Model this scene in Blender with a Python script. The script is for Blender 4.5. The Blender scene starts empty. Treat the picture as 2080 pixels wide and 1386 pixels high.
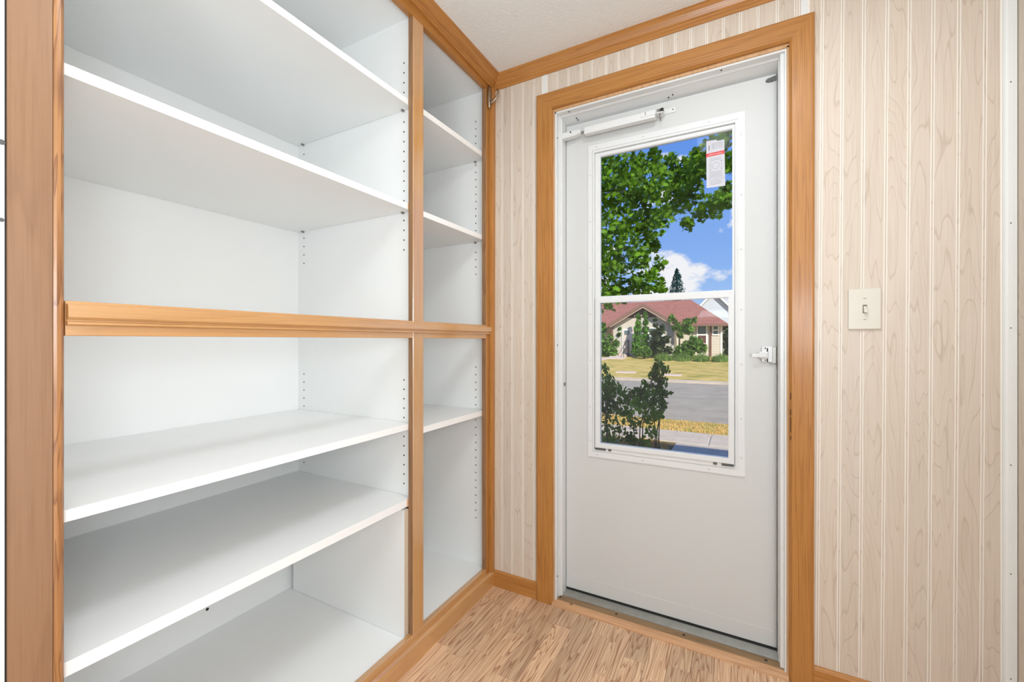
import bpy, bmesh, math, random
import numpy as np
from mathutils import Vector, Matrix
random.seed(7)
S = bpy.context.scene
COL = S.collection
# ------------------------------------------------------------------ camera
FPX, PX0, PY0 = 859.28, 1040.0, 691.13
YAW = math.radians(28.385)
CAM = Vector((0.915, -1.52, 1.02))
cd = bpy.data.cameras.new('camera'); cam = bpy.data.objects.new('camera', cd); COL.objects.link(cam)
cam.location = CAM; cam.rotation_euler = (math.pi/2, 0, YAW)
cd.sensor_width = 36; cd.lens = FPX/2080*36; cd.shift_y = -(693-PY0)/2080; cd.clip_start = .01; cd.clip_end = 1000
S.camera = cam
S.view_settings.view_transform = 'Standard'; S.view_settings.look = 'None'
S.view_settings.gamma = 1; S.view_settings.use_curve_mapping = False
S.view_settings.exposure = 0.12
# ------------------------------------------------------------------ world: blue sky with cumulus
W = bpy.data.worlds.new('sky'); S.world = W; W.use_nodes = True
def build_world():
    nt = W.node_tree; N = nt.nodes; L = nt.links; N.clear()
    out = N.new('ShaderNodeOutputWorld'); bg = N.new('ShaderNodeBackground')
    tc = N.new('ShaderNodeTexCoord'); sep = N.new('ShaderNodeSeparateXYZ'); L.new(tc.outputs['Generated'], sep.inputs[0])
    r = N.new('ShaderNodeValToRGB'); L.new(sep.outputs['Z'], r.inputs[0])
    e = r.color_ramp.elements
    e[0].position = 0.0; e[0].color = (.50, .68, .95, 1)
    e[1].position = .6; e[1].color = (.09, .24, .78, 1)
    x = e.new(.16); x.color = (.27, .47, .92, 1)
    x = e.new(.35); x.color = (.15, .33, .86, 1)
    mp = N.new('ShaderNodeMapping'); mp.inputs['Scale'].default_value = (1, 1, 1.9); mp.inputs['Location'].default_value = (1.13, .45, .31)
    L.new(tc.outputs['Generated'], mp.inputs[0])
    n = N.new('ShaderNodeTexNoise'); n.inputs['Scale'].default_value = 9.5; n.inputs['Detail'].default_value = 7; n.inputs['Roughness'].default_value = .56
    L.new(mp.outputs[0], n.inputs['Vector'])
    el = N.new('ShaderNodeMapRange'); el.inputs['From Min'].default_value = .05; el.inputs['From Max'].default_value = .34
    el.inputs['To Min'].default_value = .09; el.inputs['To Max'].default_value = -.12; L.new(sep.outputs['Z'], el.inputs['Value'])
    ad = N.new('ShaderNodeMath'); ad.operation = 'ADD'; L.new(n.outputs['Fac'], ad.inputs[0]); L.new(el.outputs[0], ad.inputs[1])
    cr = N.new('ShaderNodeMapRange'); cr.inputs['From Min'].default_value = .49; cr.inputs['From Max'].default_value = .575; L.new(ad.outputs[0], cr.inputs['Value'])
    mx = N.new('ShaderNodeMix'); mx.data_type = 'RGBA'; L.new(cr.outputs[0], mx.inputs['Factor']); L.new(r.outputs[0], mx.inputs['A'])
    mx.inputs['B'].default_value = (.93, .92, .97, 1)
    L.new(mx.outputs['Result'], bg.inputs['Color']); bg.inputs['Strength'].default_value = .93
    L.new(bg.outputs[0], out.inputs[0])
build_world()
sd = bpy.data.lights.new('sun', 'SUN'); sd.energy = 5.2; sd.angle = math.radians(.6); sd.color = (1, .95, .86)
sun = bpy.data.objects.new('sun', sd); COL.objects.link(sun)
sun.rotation_euler = (math.radians(54), 0, math.radians(40))      # light comes from behind the camera (south), 40 deg high
def area(name, loc, rot, sx, sy, power, col=(1, 1, 1)):
    d = bpy.data.lights.new(name, 'AREA'); d.shape = 'RECTANGLE'; d.size = sx; d.size_y = sy; d.energy = power; d.color = col
    o = bpy.data.objects.new(name, d); COL.objects.link(o); o.location = loc; o.rotation_euler = [math.radians(a) for a in rot]
    return o
area('ceiling_lamp', (.88, -.78, 2.09), (0, 0, 0), .34, .34, 7, (.88, .94, 1))
area('added_uplight', (.85, -2.4, 1.25), (170, 0, 0), .5, .5, 24, (.80, .91, 1))  # unseen uplight added behind the camera to brighten the ceiling
area('added_side_fill', (1.512, -1.68, .85), (90, 0, 90), 1.45, 1.6, 10, (.80, .91, 1))  # fill added along the solid right wall to light the cabinet inside
shelf_fill = area('added_shelf_fill', (1.20, -1.70, 1.12), (90, 0, 0), .35, .35, 8, (.85, .93, 1))  # fill lamp added right of the camera to brighten the lower shelves
shelf_fill.rotation_euler = (Vector((-.35, -.55, .75))-shelf_fill.location).to_track_quat('-Z', 'Y').to_euler()

# ------------------------------------------------------------------ helpers
def lin(c):
    c = [v/255 for v in c]
    return tuple((v/12.92 if v <= .04045 else ((v+.055)/1.055)**2.4) for v in c)+(1,)
def at(px, py, Y):
    """a photo pixel seen on the vertical plane y = Y -> world point"""
    k = (px-PX0)/FPX; dx = -math.sin(YAW)+math.cos(YAW)*k; dy = math.cos(YAW)+math.sin(YAW)*k
    s = (Y-CAM.y)/dy
    return Vector((CAM.x+dx*s, Y, CAM.z-(py-PY0)/FPX*s))
def wpos(o):
    p = Vector((0, 0, 0))
    while o is not None: p += o.location; o = o.parent
    return p
def finish(bm, name, mat, parent=None, smooth=False, kind=None, label=None, cat=None, group=None):
    me = bpy.data.meshes.new(name)
    if parent is not None:
        p = wpos(parent)
        if p.length > 0: bmesh.ops.translate(bm, verts=bm.verts, vec=-p)
    bm.to_mesh(me); bm.free()
    if smooth:
        for f in me.polygons: f.use_smooth = True
    if mat: me.materials.append(mat)
    return link(me, name, parent, kind, label, cat, group)
def link(me, name, parent=None, kind=None, label=None, cat=None, group=None):
    o = bpy.data.objects.new(name, me); COL.objects.link(o); o.parent = parent
    tag(o, label, cat, group, kind); return o
def tag(o, label=None, cat=None, group=None, kind=None):
    if label: o['label'] = label
    if cat: o['category'] = cat
    if group: o['group'] = group
    if kind: o['kind'] = kind
    return o
def empty(name, loc, label=None, cat=None, group=None, kind=None):
    return tag_loc(bpy.data.objects.new(name, None), loc, label, cat, group, kind)
def tag_loc(o, loc, label, cat, group, kind):
    COL.objects.link(o); o.location = loc; o.empty_display_size = .05; return tag(o, label, cat, group, kind)
def addbox(bm, x0, x1, y0, y1, z0, z1, bev=0, seg=1):
    r = bmesh.ops.create_cube(bm, size=1)
    vs = r['verts']
    for v in vs: v.co = Vector(((x0+x1)/2+v.co.x*(x1-x0), (y0+y1)/2+v.co.y*(y1-y0), (z0+z1)/2+v.co.z*(z1-z0)))
    if bev:
        ed = list({e for v in vs for e in v.link_edges})
        bmesh.ops.bevel(bm, geom=ed, offset=bev, segments=seg, affect='EDGES', profile=.6)
    return bm
def box(name, b, mat, parent=None, bev=0, seg=1, **k):
    return finish(addbox(bmesh.new(), *b, bev, seg), name, mat, parent, **k)
def boxes(name, bs, mat, parent=None, bev=0, **k):
    bm = bmesh.new()
    for b in bs: addbox(bm, *b, bev)
    return finish(bm, name, mat, parent, **k)
def addpoly(bm, pts, faces=None):
    vs = [bm.verts.new(p) for p in pts]
    if faces is None: bm.faces.new(vs)
    else:
        for f in faces: bm.faces.new([vs[i] for i in f])
    return vs
def addprism(bm, a, b):
    """side walls + caps between two equal-length loops a and b"""
    n = len(a); va = [bm.verts.new(p) for p in a]; vb = [bm.verts.new(p) for p in b]
    for i in range(n): bm.faces.new([va[i], va[(i+1) % n], vb[(i+1) % n], vb[i]])
    bm.faces.new(va[::-1]); bm.faces.new(vb)
    bmesh.ops.recalc_face_normals(bm, faces=bm.faces[:])
def addtube(bm, pts, rad, n=8, cap=True):
    pts = [Vector(p) for p in pts]; m = len(pts)
    if not hasattr(rad, '__len__'): rad = [rad]*m
    rings = []
    prev = None
    for i, p in enumerate(pts):
        d = (pts[min(i+1, m-1)]-pts[max(i-1, 0)]).normalized()
        if prev is None:
            u = d.orthogonal().normalized()
        else:
            u = (prev-d*prev.dot(d)).normalized()
        prev = u; w = d.cross(u)
        rings.append([bm.verts.new(p+(u*math.cos(2*math.pi*j/n)+w*math.sin(2*math.pi*j/n))*rad[i]) for j in range(n)])
    for a, b in zip(rings, rings[1:]):
        for j in range(n): bm.faces.new([a[j], a[(j+1) % n], b[(j+1) % n], b[j]])
    if cap: bm.faces.new(rings[0][::-1]); bm.faces.new(rings[-1])
def addcyl(bm, c, axis, r, h, n=12, r2=None):
    axis = Vector(axis).normalized(); c = Vector(c)
    addtube(bm, [c-axis*h/2, c+axis*h/2], [r, r if r2 is None else r2], n)

# ------------------------------------------------------------------ materials
def new_mat(name):
    m = bpy.data.materials.new(name); m.use_nodes = True
    nt = m.node_tree; b = nt.nodes['Principled BSDF']; return m, nt, b
def plain(name, col, rough=.5, metal=0, spec=.5, noise=.0, nscale=8, bump=0, bscale=200, coat=0):
    m, nt, b = new_mat(name); N = nt.nodes; L = nt.links
    b.inputs['Roughness'].default_value = rough; b.inputs['Metallic'].default_value = metal
    b.inputs['Specular IOR Level'].default_value = spec; b.inputs['Coat Weight'].default_value = coat
    c = lin(col); b.inputs['Base Color'].default_value = c
    if noise or bump:
        tc = N.new('ShaderNodeTexCoord')
    if noise:
        n = N.new('ShaderNodeTexNoise'); n.inputs['Scale'].default_value = nscale; n.inputs['Detail'].default_value = 4; L.new(tc.outputs['Object'], n.inputs['Vector'])
        mx = N.new('ShaderNodeMix'); mx.data_type = 'RGBA'; L.new(n.outputs['Fac'], mx.inputs['Factor'])
        mx.inputs['A'].default_value = tuple(v*(1-noise) for v in c[:3])+(1,); mx.inputs['B'].default_value = tuple(min(1, v*(1+noise)) for v in c[:3])+(1,)
        L.new(mx.outputs['Result'], b.inputs['Base Color'])
    if bump:
        n = N.new('ShaderNodeTexNoise'); n.inputs['Scale'].default_value = bscale; n.inputs['Detail'].default_value = 3; L.new(tc.outputs['Object'], n.inputs['Vector'])
        bp = N.new('ShaderNodeBump'); bp.inputs['Strength'].default_value = bump; bp.inputs['Distance'].default_value = .002
        L.new(n.outputs['Fac'], bp.inputs['Height']); L.new(bp.outputs[0], b.inputs['Normal'])
    return m
def wood(name, axis, base, dark, light, across=9, along=.9, rings=14, ringw=.5, pore=.35, porescale=260, rough=.35, coat=.3, tint=.12, per_obj=True, thin=False, low=.25, spec=.5):
    """figured wood: contour lines of a stretched noise (cathedrals) + pore streaks + slow colour drift; axis = grain direction"""
    m, nt, b = new_mat(name); N = nt.nodes; L = nt.links
    tc = N.new('ShaderNodeTexCoord'); vec = tc.outputs['Object']
    if per_obj:
        oi = N.new('ShaderNodeObjectInfo'); ml = N.new('ShaderNodeMath'); ml.operation = 'MULTIPLY'; ml.inputs[1].default_value = 37.0; L.new(oi.outputs['Random'], ml.inputs[0])
        ad = N.new('ShaderNodeVectorMath'); ad.operation = 'ADD'; L.new(vec, ad.inputs[0]); L.new(ml.outputs[0], ad.inputs[1]); vec = ad.outputs[0]
    def mapped(a, l):
        mp = N.new('ShaderNodeMapping'); s = [a, a, a]; s['xyz'.index(axis)] = l; mp.inputs['Scale'].default_value = s; L.new(vec, mp.inputs[0]); return mp.outputs[0]
    n1 = N.new('ShaderNodeTexNoise'); n1.inputs['Scale'].default_value = 1; n1.inputs['Detail'].default_value = 2.2; n1.inputs['Roughness'].default_value = .45; n1.inputs['Distortion'].default_value = .25
    L.new(mapped(across, along), n1.inputs['Vector'])
    m1 = N.new('ShaderNodeMath'); m1.operation = 'MULTIPLY'; m1.inputs[1].default_value = rings; L.new(n1.outputs['Fac'], m1.inputs[0])
    fr = N.new('ShaderNodeMath'); fr.operation = 'FRACT'; L.new(m1.outputs[0], fr.inputs[0])
    rp = N.new('ShaderNodeValToRGB'); L.new(fr.outputs[0], rp.inputs[0]); e = rp.color_ramp.elements
    if thin:
        e[0].position = 0; e[0].color = (0, 0, 0, 1); e[1].position = 1; e[1].color = (0, 0, 0, 1)
        x = e.new(.86); x.color = (.10, .10, .10, 1); x = e.new(.95); x.color = (1, 1, 1, 1)
    else:
        e[0].position = 0; e[0].color = (.1, .1, .1, 1); e[1].position = 1; e[1].color = (.1, .1, .1, 1)
        x = e.new(.55); x.color = (.25, .25, .25, 1); x = e.new(.9); x.color = (1, 1, 1, 1)
    n2 = N.new('ShaderNodeTexNoise'); n2.inputs['Scale'].default_value = 1; n2.inputs['Detail'].default_value = 3; L.new(mapped(porescale, porescale*.025), n2.inputs['Vector'])
    p2 = N.new('ShaderNodeMapRange'); p2.inputs['From Min'].default_value = .48; p2.inputs['From Max'].default_value = .72; L.new(n2.outputs['Fac'], p2.inputs['Value'])
    n3 = N.new('ShaderNodeTexNoise'); n3.inputs['Scale'].default_value = 1; n3.inputs['Detail'].default_value = 3; L.new(mapped(14, 1.6), n3.inputs['Vector'])
    mxa = N.new('ShaderNodeMix'); mxa.data_type = 'RGBA'; L.new(n3.outputs['Fac'], mxa.inputs['Factor']); mxa.inputs['A'].default_value = lin(base); mxa.inputs['B'].default_value = lin(light)
    f1 = N.new('ShaderNodeMath'); f1.operation = 'MULTIPLY'; f1.inputs[1].default_value = ringw; L.new(rp.outputs[0], f1.inputs[0])
    mxb = N.new('ShaderNodeMix'); mxb.data_type = 'RGBA'; L.new(f1.outputs[0], mxb.inputs['Factor']); L.new(mxa.outputs['Result'], mxb.inputs['A']); mxb.inputs['B'].default_value = lin(dark)
    f2 = N.new('ShaderNodeMath'); f2.operation = 'MULTIPLY'; f2.inputs[1].default_value = pore; L.new(p2.outputs[0], f2.inputs[0])
    mxc = N.new('ShaderNodeMix'); mxc.data_type = 'RGBA'; L.new(f2.outputs[0], mxc.inputs['Factor']); L.new(mxb.outputs['Result'], mxc.inputs['A']); mxc.inputs['B'].default_value = lin(dark)
    col = mxc.outputs['Result']
    if per_obj and tint:
        hv = N.new('ShaderNodeHueSaturation'); mr = N.new('ShaderNodeMapRange'); mr.inputs['To Min'].default_value = 1-tint; mr.inputs['To Max'].default_value = 1+tint*.6
        L.new(oi.outputs['Random'], mr.inputs['Value']); L.new(mr.outputs[0], hv.inputs['Value']); L.new(col, hv.inputs['Color']); col = hv.outputs[0]
    L.new(col, b.inputs['Base Color'])
    b.inputs['Roughness'].default_value = rough; b.inputs['Coat Weight'].default_value = coat; b.inputs['Coat Roughness'].default_value = .18
    b.inputs['Specular IOR Level'].default_value = spec
    bp = N.new('ShaderNodeBump'); bp.inputs['Strength'].default_value = .12; bp.inputs['Distance'].default_value = .001
    L.new(n2.outputs['Fac'], bp.inputs['Height']); L.new(bp.outputs[0], b.inputs['Normal'])
    return m
OAK = dict(base=(186, 124, 58), dark=(144, 86, 32), light=(200, 140, 72), across=52, along=.9, rings=8, ringw=.5, pore=.45, porescale=330, rough=.38, coat=.2, tint=.07)
oakx, oaky, oakz = [wood('oak_'+a, a, **OAK) for a in 'xyz']
MAP = dict(base=(202, 146, 84), dark=(172, 112, 54), light=(212, 160, 98), across=14, along=1.0, rings=7, ringw=.32, pore=.25, porescale=300, rough=.3, coat=.6, tint=.05)
fwx, fwy, fwz = [wood('lacquered_oak_'+a, a, **MAP) for a in 'xyz']
for m_ in (fwx, fwy, fwz):
    b_ = m_.node_tree.nodes['Principled BSDF']; b_.inputs['Coat Weight'].default_value = 1; b_.inputs['Coat IOR'].default_value = 2.3; b_.inputs['Coat Roughness'].default_value = .2
dull_wood = wood('dull_frame_edge', 'z', (150, 112, 78), (112, 76, 46), (166, 126, 90), rough=.6, coat=0)
postm = wood('post_maple', 'z', (146, 108, 76), (118, 80, 52), (158, 120, 90), across=16, along=1.0, rings=8, ringw=.28, pore=.3, rough=.4, coat=.2, tint=0)
postedge = wood('post_oak_edge', 'z', (168, 108, 58), (110, 60, 26), (188, 138, 86), across=70, along=5, rings=6, ringw=.75, pore=.3, rough=.4, coat=.3, tint=0)
floorm = wood('laminate_strip', 'y', (232, 188, 148), (146, 88, 52), (244, 212, 176), across=26, along=1.3, rings=17, ringw=.8, pore=.5, porescale=420, rough=.42, coat=.15, tint=.24)
thrwood = wood('threshold_wood', 'x', (204, 152, 108), (136, 88, 56), (214, 168, 126), across=60, along=3, rings=6, ringw=.3, pore=.35, rough=.5, coat=.1, tint=0)
agedwood = wood('aged_threshold_wood', 'x', (140, 110, 76), (98, 72, 44), (160, 130, 94), across=60, along=3, rings=6, ringw=.3, pore=.45, rough=.6, coat=0, tint=0)
panelm = wood('whitewashed_maple', 'z', (216, 199, 180), (164, 138, 112), (222, 210, 197), across=13, along=1.2, rings=19, ringw=.36, pore=.18, porescale=240, rough=.45, coat=.1, tint=.03, thin=True)
groovem = plain('panel_groove_white', (248, 241, 231), .5)
white_mel = plain('white_melamine', (247, 247, 245), .38, spec=.45, noise=.01)
white_edge = plain('white_edge_band', (250, 249, 246), .35)
white_door = plain('white_vinyl_door', (210, 210, 208), .45, noise=.012, nscale=3, bump=.03, bscale=900)
white_frame = plain('white_painted_metal', (226, 226, 224), .3, spec=.5)
white_sash = plain('white_sash', (226, 226, 225), .35)
white_paint = plain('white_painted_wood', (236, 237, 234), .45, noise=.03, nscale=5)
ceilm = plain('textured_ceiling', (240, 238, 234), .9, bump=.9, bscale=140)
black = plain('black', (18, 15, 12), .6)
darkg = plain('dark_grey_plastic', (92, 92, 90), .5)
gapm = plain('dark_gap', (60, 45, 34), .8)
rubber = plain('black_rubber', (45, 45, 44), .6)
alu = plain('aluminium', (178, 176, 170), .45, metal=.6, noise=.15, nscale=40)
nickel = plain('brushed_nickel', (168, 152, 132), .28, metal=1, noise=.05, nscale=60)
steel = plain('zinc_steel', (150, 148, 142), .35, metal=.9)
almond = plain('almond_plastic', (222, 216, 203), .3, spec=.5)
shadowhole = plain('peg_hole', (40, 34, 28), .8)

def glassm():
    m, nt, b = new_mat('window_glass'); N = nt.nodes; L = nt.links
    out = [n for n in N if n.type == 'OUTPUT_MATERIAL'][0]
    t = N.new('ShaderNodeBsdfTransparent'); t.inputs[0].default_value = (.97, .98, .97, 1)
    g = N.new('ShaderNodeBsdfGlossy'); g.inputs['Roughness'].default_value = .02
    fr = N.new('ShaderNodeFresnel'); fr.inputs[0].default_value = 1.12
    mx = N.new('ShaderNodeMixShader'); L.new(fr.outputs[0], mx.inputs[0]); L.new(t.outputs[0], mx.inputs[1]); L.new(g.outputs[0], mx.inputs[2]); L.new(mx.outputs[0], out.inputs[0])
    return m
glass = glassm()
def screenm():
    m, nt, b = new_mat('screen_mesh'); N = nt.nodes; L = nt.links
    out = [n for n in N if n.type == 'OUTPUT_MATERIAL'][0]
    t = N.new('ShaderNodeBsdfTransparent'); d = N.new('ShaderNodeBsdfDiffuse'); d.inputs[0].default_value = (.42, .42, .42, 1)
    mx = N.new('ShaderNodeMixShader')
    tc = N.new('ShaderNodeTexCoord'); sp = N.new('ShaderNodeSeparateXYZ'); L.new(tc.outputs['Object'], sp.inputs[0])
    def lines(o):
        a = N.new('ShaderNodeMath'); a.operation = 'MULTIPLY'; a.inputs[1].default_value = 1/.0025; L.new(o, a.inputs[0])
        f = N.new('ShaderNodeMath'); f.operation = 'FRACT'; L.new(a.outputs[0], f.inputs[0])
        c = N.new('ShaderNodeMath'); c.operation = 'LESS_THAN'; c.inputs[1].default_value = .045; L.new(f.outputs[0], c.inputs[0]); return c.outputs[0]
    mm = N.new('ShaderNodeMath'); mm.operation = 'MAXIMUM'; L.new(lines(sp.outputs['X']), mm.inputs[0]); L.new(lines(sp.outputs['Z']), mm.inputs[1])
    L.new(mm.outputs[0], mx.inputs[0]); L.new(t.outputs[0], mx.inputs[1]); L.new(d.outputs[0], mx.inputs[2]); L.new(mx.outputs[0], out.inputs[0])
    return m
screen = screenm()

# ================================================================== ROOM SHELL
ZC = 2.11; XR = 1.522; YB = -3.7
YD = .075                       # storm door face
# floor: laminate strips, each a piece of its own
floor = box('floor', (-.64, 1.60, YB, .10, -.05, -.004), plain('floor_underlay', (150, 110, 74), .8), kind='structure', label='oak laminate floor of short staggered strips')
w = .0645; ix = 0
xx = .0045
rnd = random.Random(11)
first = {-.0: -.112}
smesh = {}
while xx < XR-.01:
    y = -.018+rnd.random()*.0
    ln0 = [.094, .112, .112, .22, .115, .11, .205, .09, .26, .15, .21, .12][ix % 12]
    top = .0 if not (.262 < xx+w/2 < 1.045) else -.016
    yy = top; ln = ln0+top
    x1 = min(xx+w, XR)
    lens = []
    while yy > -1.55:
        L_ = round(ln, 3); key = (round(x1-xx, 4), L_)
        if key not in smesh:
            bm = addbox(bmesh.new(), -(x1-xx)/2+.0003, (x1-xx)/2-.0003, -L_/2+.0003, L_/2-.0003, -.004, 0, .0005)
            me = bpy.data.meshes.new('floor_strip'); bm.to_mesh(me); bm.free(); me.materials.append(floorm); smesh[key] = me
        o = link(smesh[key], 'floor_strip', floor); o.location = ((xx+x1)/2, yy-L_/2, 0)
        yy -= L_; ln = [.24, .31, .27, .36, .29][rnd.randrange(5)]
    xx = x1; ix += 1
box('floor_rear', (.0, XR, YB, yy if yy < -1.9 else -1.9, -.004, 0), floorm, floor)
# walls
wb = empty('wall_back', (0, 0, 0), kind='structure', label='whitewashed tongue and groove panelled wall around the storm door')
boxes('wall_core', [(-.66, .272, -.0007, .10, 0, ZC+.15), (1.052, XR+.1, -.0007, .10, 0, ZC+.15), (.272, 1.052, -.0007, .10, 1.918, ZC+.15)], groovem, wb)
def board(x0t, x1t, x0b, x1b, z0, z1, parent, y0=-.0016, y1=.004, g=.0029, mat=None):
    bm = bmesh.new()
    a = [(x0b+g, y1, z0), (x1b-g, y1, z0), (x1b-g-.0012, y0, z0), (x0b+g+.0012, y0, z0)]
    b = [(x0t+g, y1, z1), (x1t-g, y1, z1), (x1t-g-.0012, y0, z1), (x0t+g+.0012, y0, z1)]
    addprism(bm, a, b)
    return finish(bm, 'panel_board', mat or panelm, parent)
def bead(xt, xb, z0, z1, parent, wd=.0017, y0=-.0014, y1=.004):
    bm = bmesh.new()
    addprism(bm, [(xb-wd, y1, z0), (xb+wd, y1, z0), (xb+wd, y0, z0), (xb-wd, y0, z0)], [(xt-wd, y1, z1), (xt+wd, y1, z1), (xt+wd, y0, z1), (xt-wd, y0, z1)])
    return finish(bm, 'groove_bead', panelm, parent)
left_g = [0.001, .0488, .0955, .1445, .1925, .2115]
for a, b_ in zip(left_g, left_g[1:]):
    if b_ < .2: board(a, b_, a, b_, .0, 2.062, wb); bead(b_, b_, .0, 2.062, wb)
board(.1925, .2315, .1925, .2315, 0, 2.062, wb)
top_g = [.2485, .2939, .3387, .3893, .4304, .4838, .5302, .5765, .6281, .6759, .7207, .7692, .8176, .8664, .9149, .9627, 1.0135, 1.0605, 1.0726]
box('batten_strip', (.2325, .2485, -.002, .004, 1.96, 2.062), white_paint, wb)
for a, b_ in zip(top_g, top_g[1:]):
    board(a, b_, a, b_, 1.95, 2.07, wb); bead(b_, b_, 1.95, 2.07, wb)
box('batten_strip', (1.0735, 1.091, -.002, .004, 1.95, ZC), white_paint, wb)
rt = [1.0915, 1.1265, 1.1735, 1.2214, 1.272, 1.3186, 1.366, 1.4157, 1.4642, 1.4925]
rb = [1.0780, 1.1120, 1.1620, 1.2117, 1.2595, 1.308, 1.3557, 1.4057, 1.4541, 1.4935]
for i in range(len(rt)-1):
    board(rt[i], rt[i+1], rb[i], rb[i+1], 0, ZC, wb)
    if i < len(rt)-2: bead(rt[i+1], rb[i+1], 0, ZC, wb)
# corner moulding at the right
cm = tag(empty('trim_1', (1.5, 0, 0)), 'white rounded corner moulding beside the panelling, at the right edge', kind='structure')
bm = bmesh.new()
prof = [(1.4925, .003), (1.4925, -.004), (1.495, -.008), (1.500, -.010), (1.507, -.0105), (1.5155, -.010), (1.5155, .003)]
addprism(bm, [(x, y, 0) for x, y in prof], [(x, y, ZC) for x, y in prof]); finish(bm, 'moulding', white_paint, cm)
bm = bmesh.new()
for z in (.18, .44, .71, 1.05, 1.31, 1.66, 1.92): addcyl(bm, (1.504, -.0105, z), (0, 1, 0), .0013, .0012, 8)
finish(bm, 'nail_head', black, cm)
# right wall: panelled too
wr = empty('wall_right', (XR, 0, 0), kind='structure', label='whitewashed panelled wall returning toward the camera')
box('wall_core', (XR, XR+.1, YB, .10, 0, ZC+.15), groovem, wr)
y = -.002
k = 0
for wd in (.06, .05, .07, .06, .05, .08, .3, .3, .3, .3, .3, .3, .3, .3, .3, .3, .3):
    box('panel_board', (XR-.005, XR, y-wd+.004, y, 0, ZC), panelm, wr, bev=.001); y -= wd
    if y < -3.4: break
box('wall_front', (-.1, XR+.1, YB-.1, YB, 0, ZC+.15), plain('plain_wall', (235, 228, 218), .7), kind='structure', label='plain wall behind the camera')
ww = box('wall_left', (-.12, -.004, YB, -1.3342, 0, ZC+.15), white_paint, kind='structure', label='white painted wall left of the cabinet end post')
bm = bmesh.new()
for z, r in ((1.3, .004), (1.19, .003), (.31, .003)): addcyl(bm, (-.004, -1.3372, z), (1, 0, 0), r, .0014, 8)
finish(bm, 'scuff', darkg, ww)
# ceiling (unseen roof over it is raised and widened to cast the shade outside)
box('ceiling', (-.7, XR+.1, YB-.1, .10, ZC, ZC+.04), ceilm, kind='structure', label='off-white textured ceiling')
roof = tag(empty('roof', (0, 0, 2.3)), 'unseen roof of the house the camera stands in, raised to shade the ground outside', kind='structure')
bm = bmesh.new(); addprism(bm, [(-3.2, .42, 2.30), (-3.2, -4.4, 2.30), (-3.2, -4.4, 2.6), (-3.2, -.8, 4.7), (-3.2, .42, 4.15)], [(9, .42, 2.30), (9, -4.4, 2.30), (9, -4.4, 2.6), (9, -.8, 4.7), (9, .42, 4.15)])
finish(bm, 'roof_shell', plain('roof_grey', (110, 100, 95), .8), roof)
# exterior skin of this house
boxes('trim_2', [(-3, .20, .101, .13, -.6, 2.3), (1.12, 3.4, .101, .13, -.6, 2.3), (.20, 1.12, .101, .13, 1.96, 2.3), (.20, 1.12, .101, .13, -.6, -.02)], plain('exterior_siding', (225, 222, 214), .7), kind='structure', label='pale exterior siding around the storm door')

# crown mouldings (ogee profile), mitred in the corner
def crown_profile(n=7):
    # (out, z)
    return [(0, 2.058), (.009, 2.058), (.011, 2.066), (.016, 2.069), (.018, 2.0745), (.0255, 2.078), (.031, 2.085), (.0385, 2.094), (.044, 2.098), (.049, 2.1015), (.050, ZC), (0, ZC)]
cp = crown_profile()
bm = bmesh.new()
def cz(z, low): return ZC-(ZC-z)*(ZC-low)/(ZC-2.058)
addprism(bm, [(o, -3.6, cz(z, 2.084)) for o, z in cp], [(o, -.5, cz(z, 2.084)) for o, z in cp])
addprism(bm, [(o, -.5, cz(z, 2.084)) for o, z in cp], [(o, -o*.62+.002, cz(z, 2.066)) for o, z in cp])
finish(bm, 'trim_3', oaky, kind='structure', label='oak crown moulding above the cabinet')
bm = bmesh.new()
addprism(bm, [(o, -o*.62, z) for o, z in cp], [(XR-.03, -o*.62, z) for o, z in cp])
finish(bm, 'trim_4', oakx, kind='structure', label='oak crown moulding on the door wall')
# baseboards
def base_profile(t=.012, h=.064):
    return [(0, 0), (t, 0), (t, h-.009), (t-.002, h-.004), (t-.006, h-.0005), (t-.009, h), (0, h)]
bp_ = base_profile()
bm = bmesh.new(); addprism(bm, [(.0135, -o, z) for o, z in bp_], [(.2115, -o, z) for o, z in bp_])
finish(bm, 'baseboard_back', oakx, kind='structure', label='short oak baseboard between cabinet and door casing')
bm = bmesh.new(); addprism(bm, [(1.1018, -o, z) for o, z in bp_], [(XR-.001, -o, z) for o, z in bp_])
finish(bm, 'baseboard_right', oakx, kind='structure', label='oak baseboard right of the door casing')
bm = bmesh.new(); kp = [(0, 0), (.014, 0), (.014, .050), (.012, .056), (.008, .0595), (.004, .0605), (0, .0605)]
addprism(bm, [(o, -3.6, z) for o, z in kp], [(o, -.0005, z) for o, z in kp])
finish(bm, 'baseboard_left', fwy, kind='structure', label='oak baseboard with rounded top along the cabinet foot')

# ================================================================== DOOR CASING
cas = tag(empty('trim_5', (.66, -.018, 0)), 'wide oak casing around the white storm door', kind='structure')
def casing(name, prof_pts_a, prof_pts_b, mat):
    bm = bmesh.new(); addprism(bm, prof_pts_a, prof_pts_b); return finish(bm, name, mat, cas)
CX0, CX1, CX2, CX3 = .2105, .275, 1.0435, 1.103
CZ1, CZ2 = 1.914, 1.9775
pr = [(0, 0), (0, .012), (.006, .0165), (.03, .0180), (.9, .0165), (.955, .013), (1, .009), (1, 0)]   # (fraction from outer? 0 = outer edge, out)
def pl(xo, xi, z_o, z_i): return [(xo+(xi-xo)*(f if f > .05 or f == 0 else f*3), -t, z_o+(z_i-z_o)*(f if f > .05 or f == 0 else f*3)) for f, t in pr]
casing('side_casing', [(x, y, 0) for x, y, z in pl(CX0, CX1, 0, 0)], pl(CX0, CX1, CZ2, CZ1), oakz)
casing('side_casing', [(x, y, 0) for x, y, z in pl(CX3+.0005, CX2, 0, 0)], pl(CX3+.003, CX2, CZ2+.002, CZ1+.002), oakz)
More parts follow.
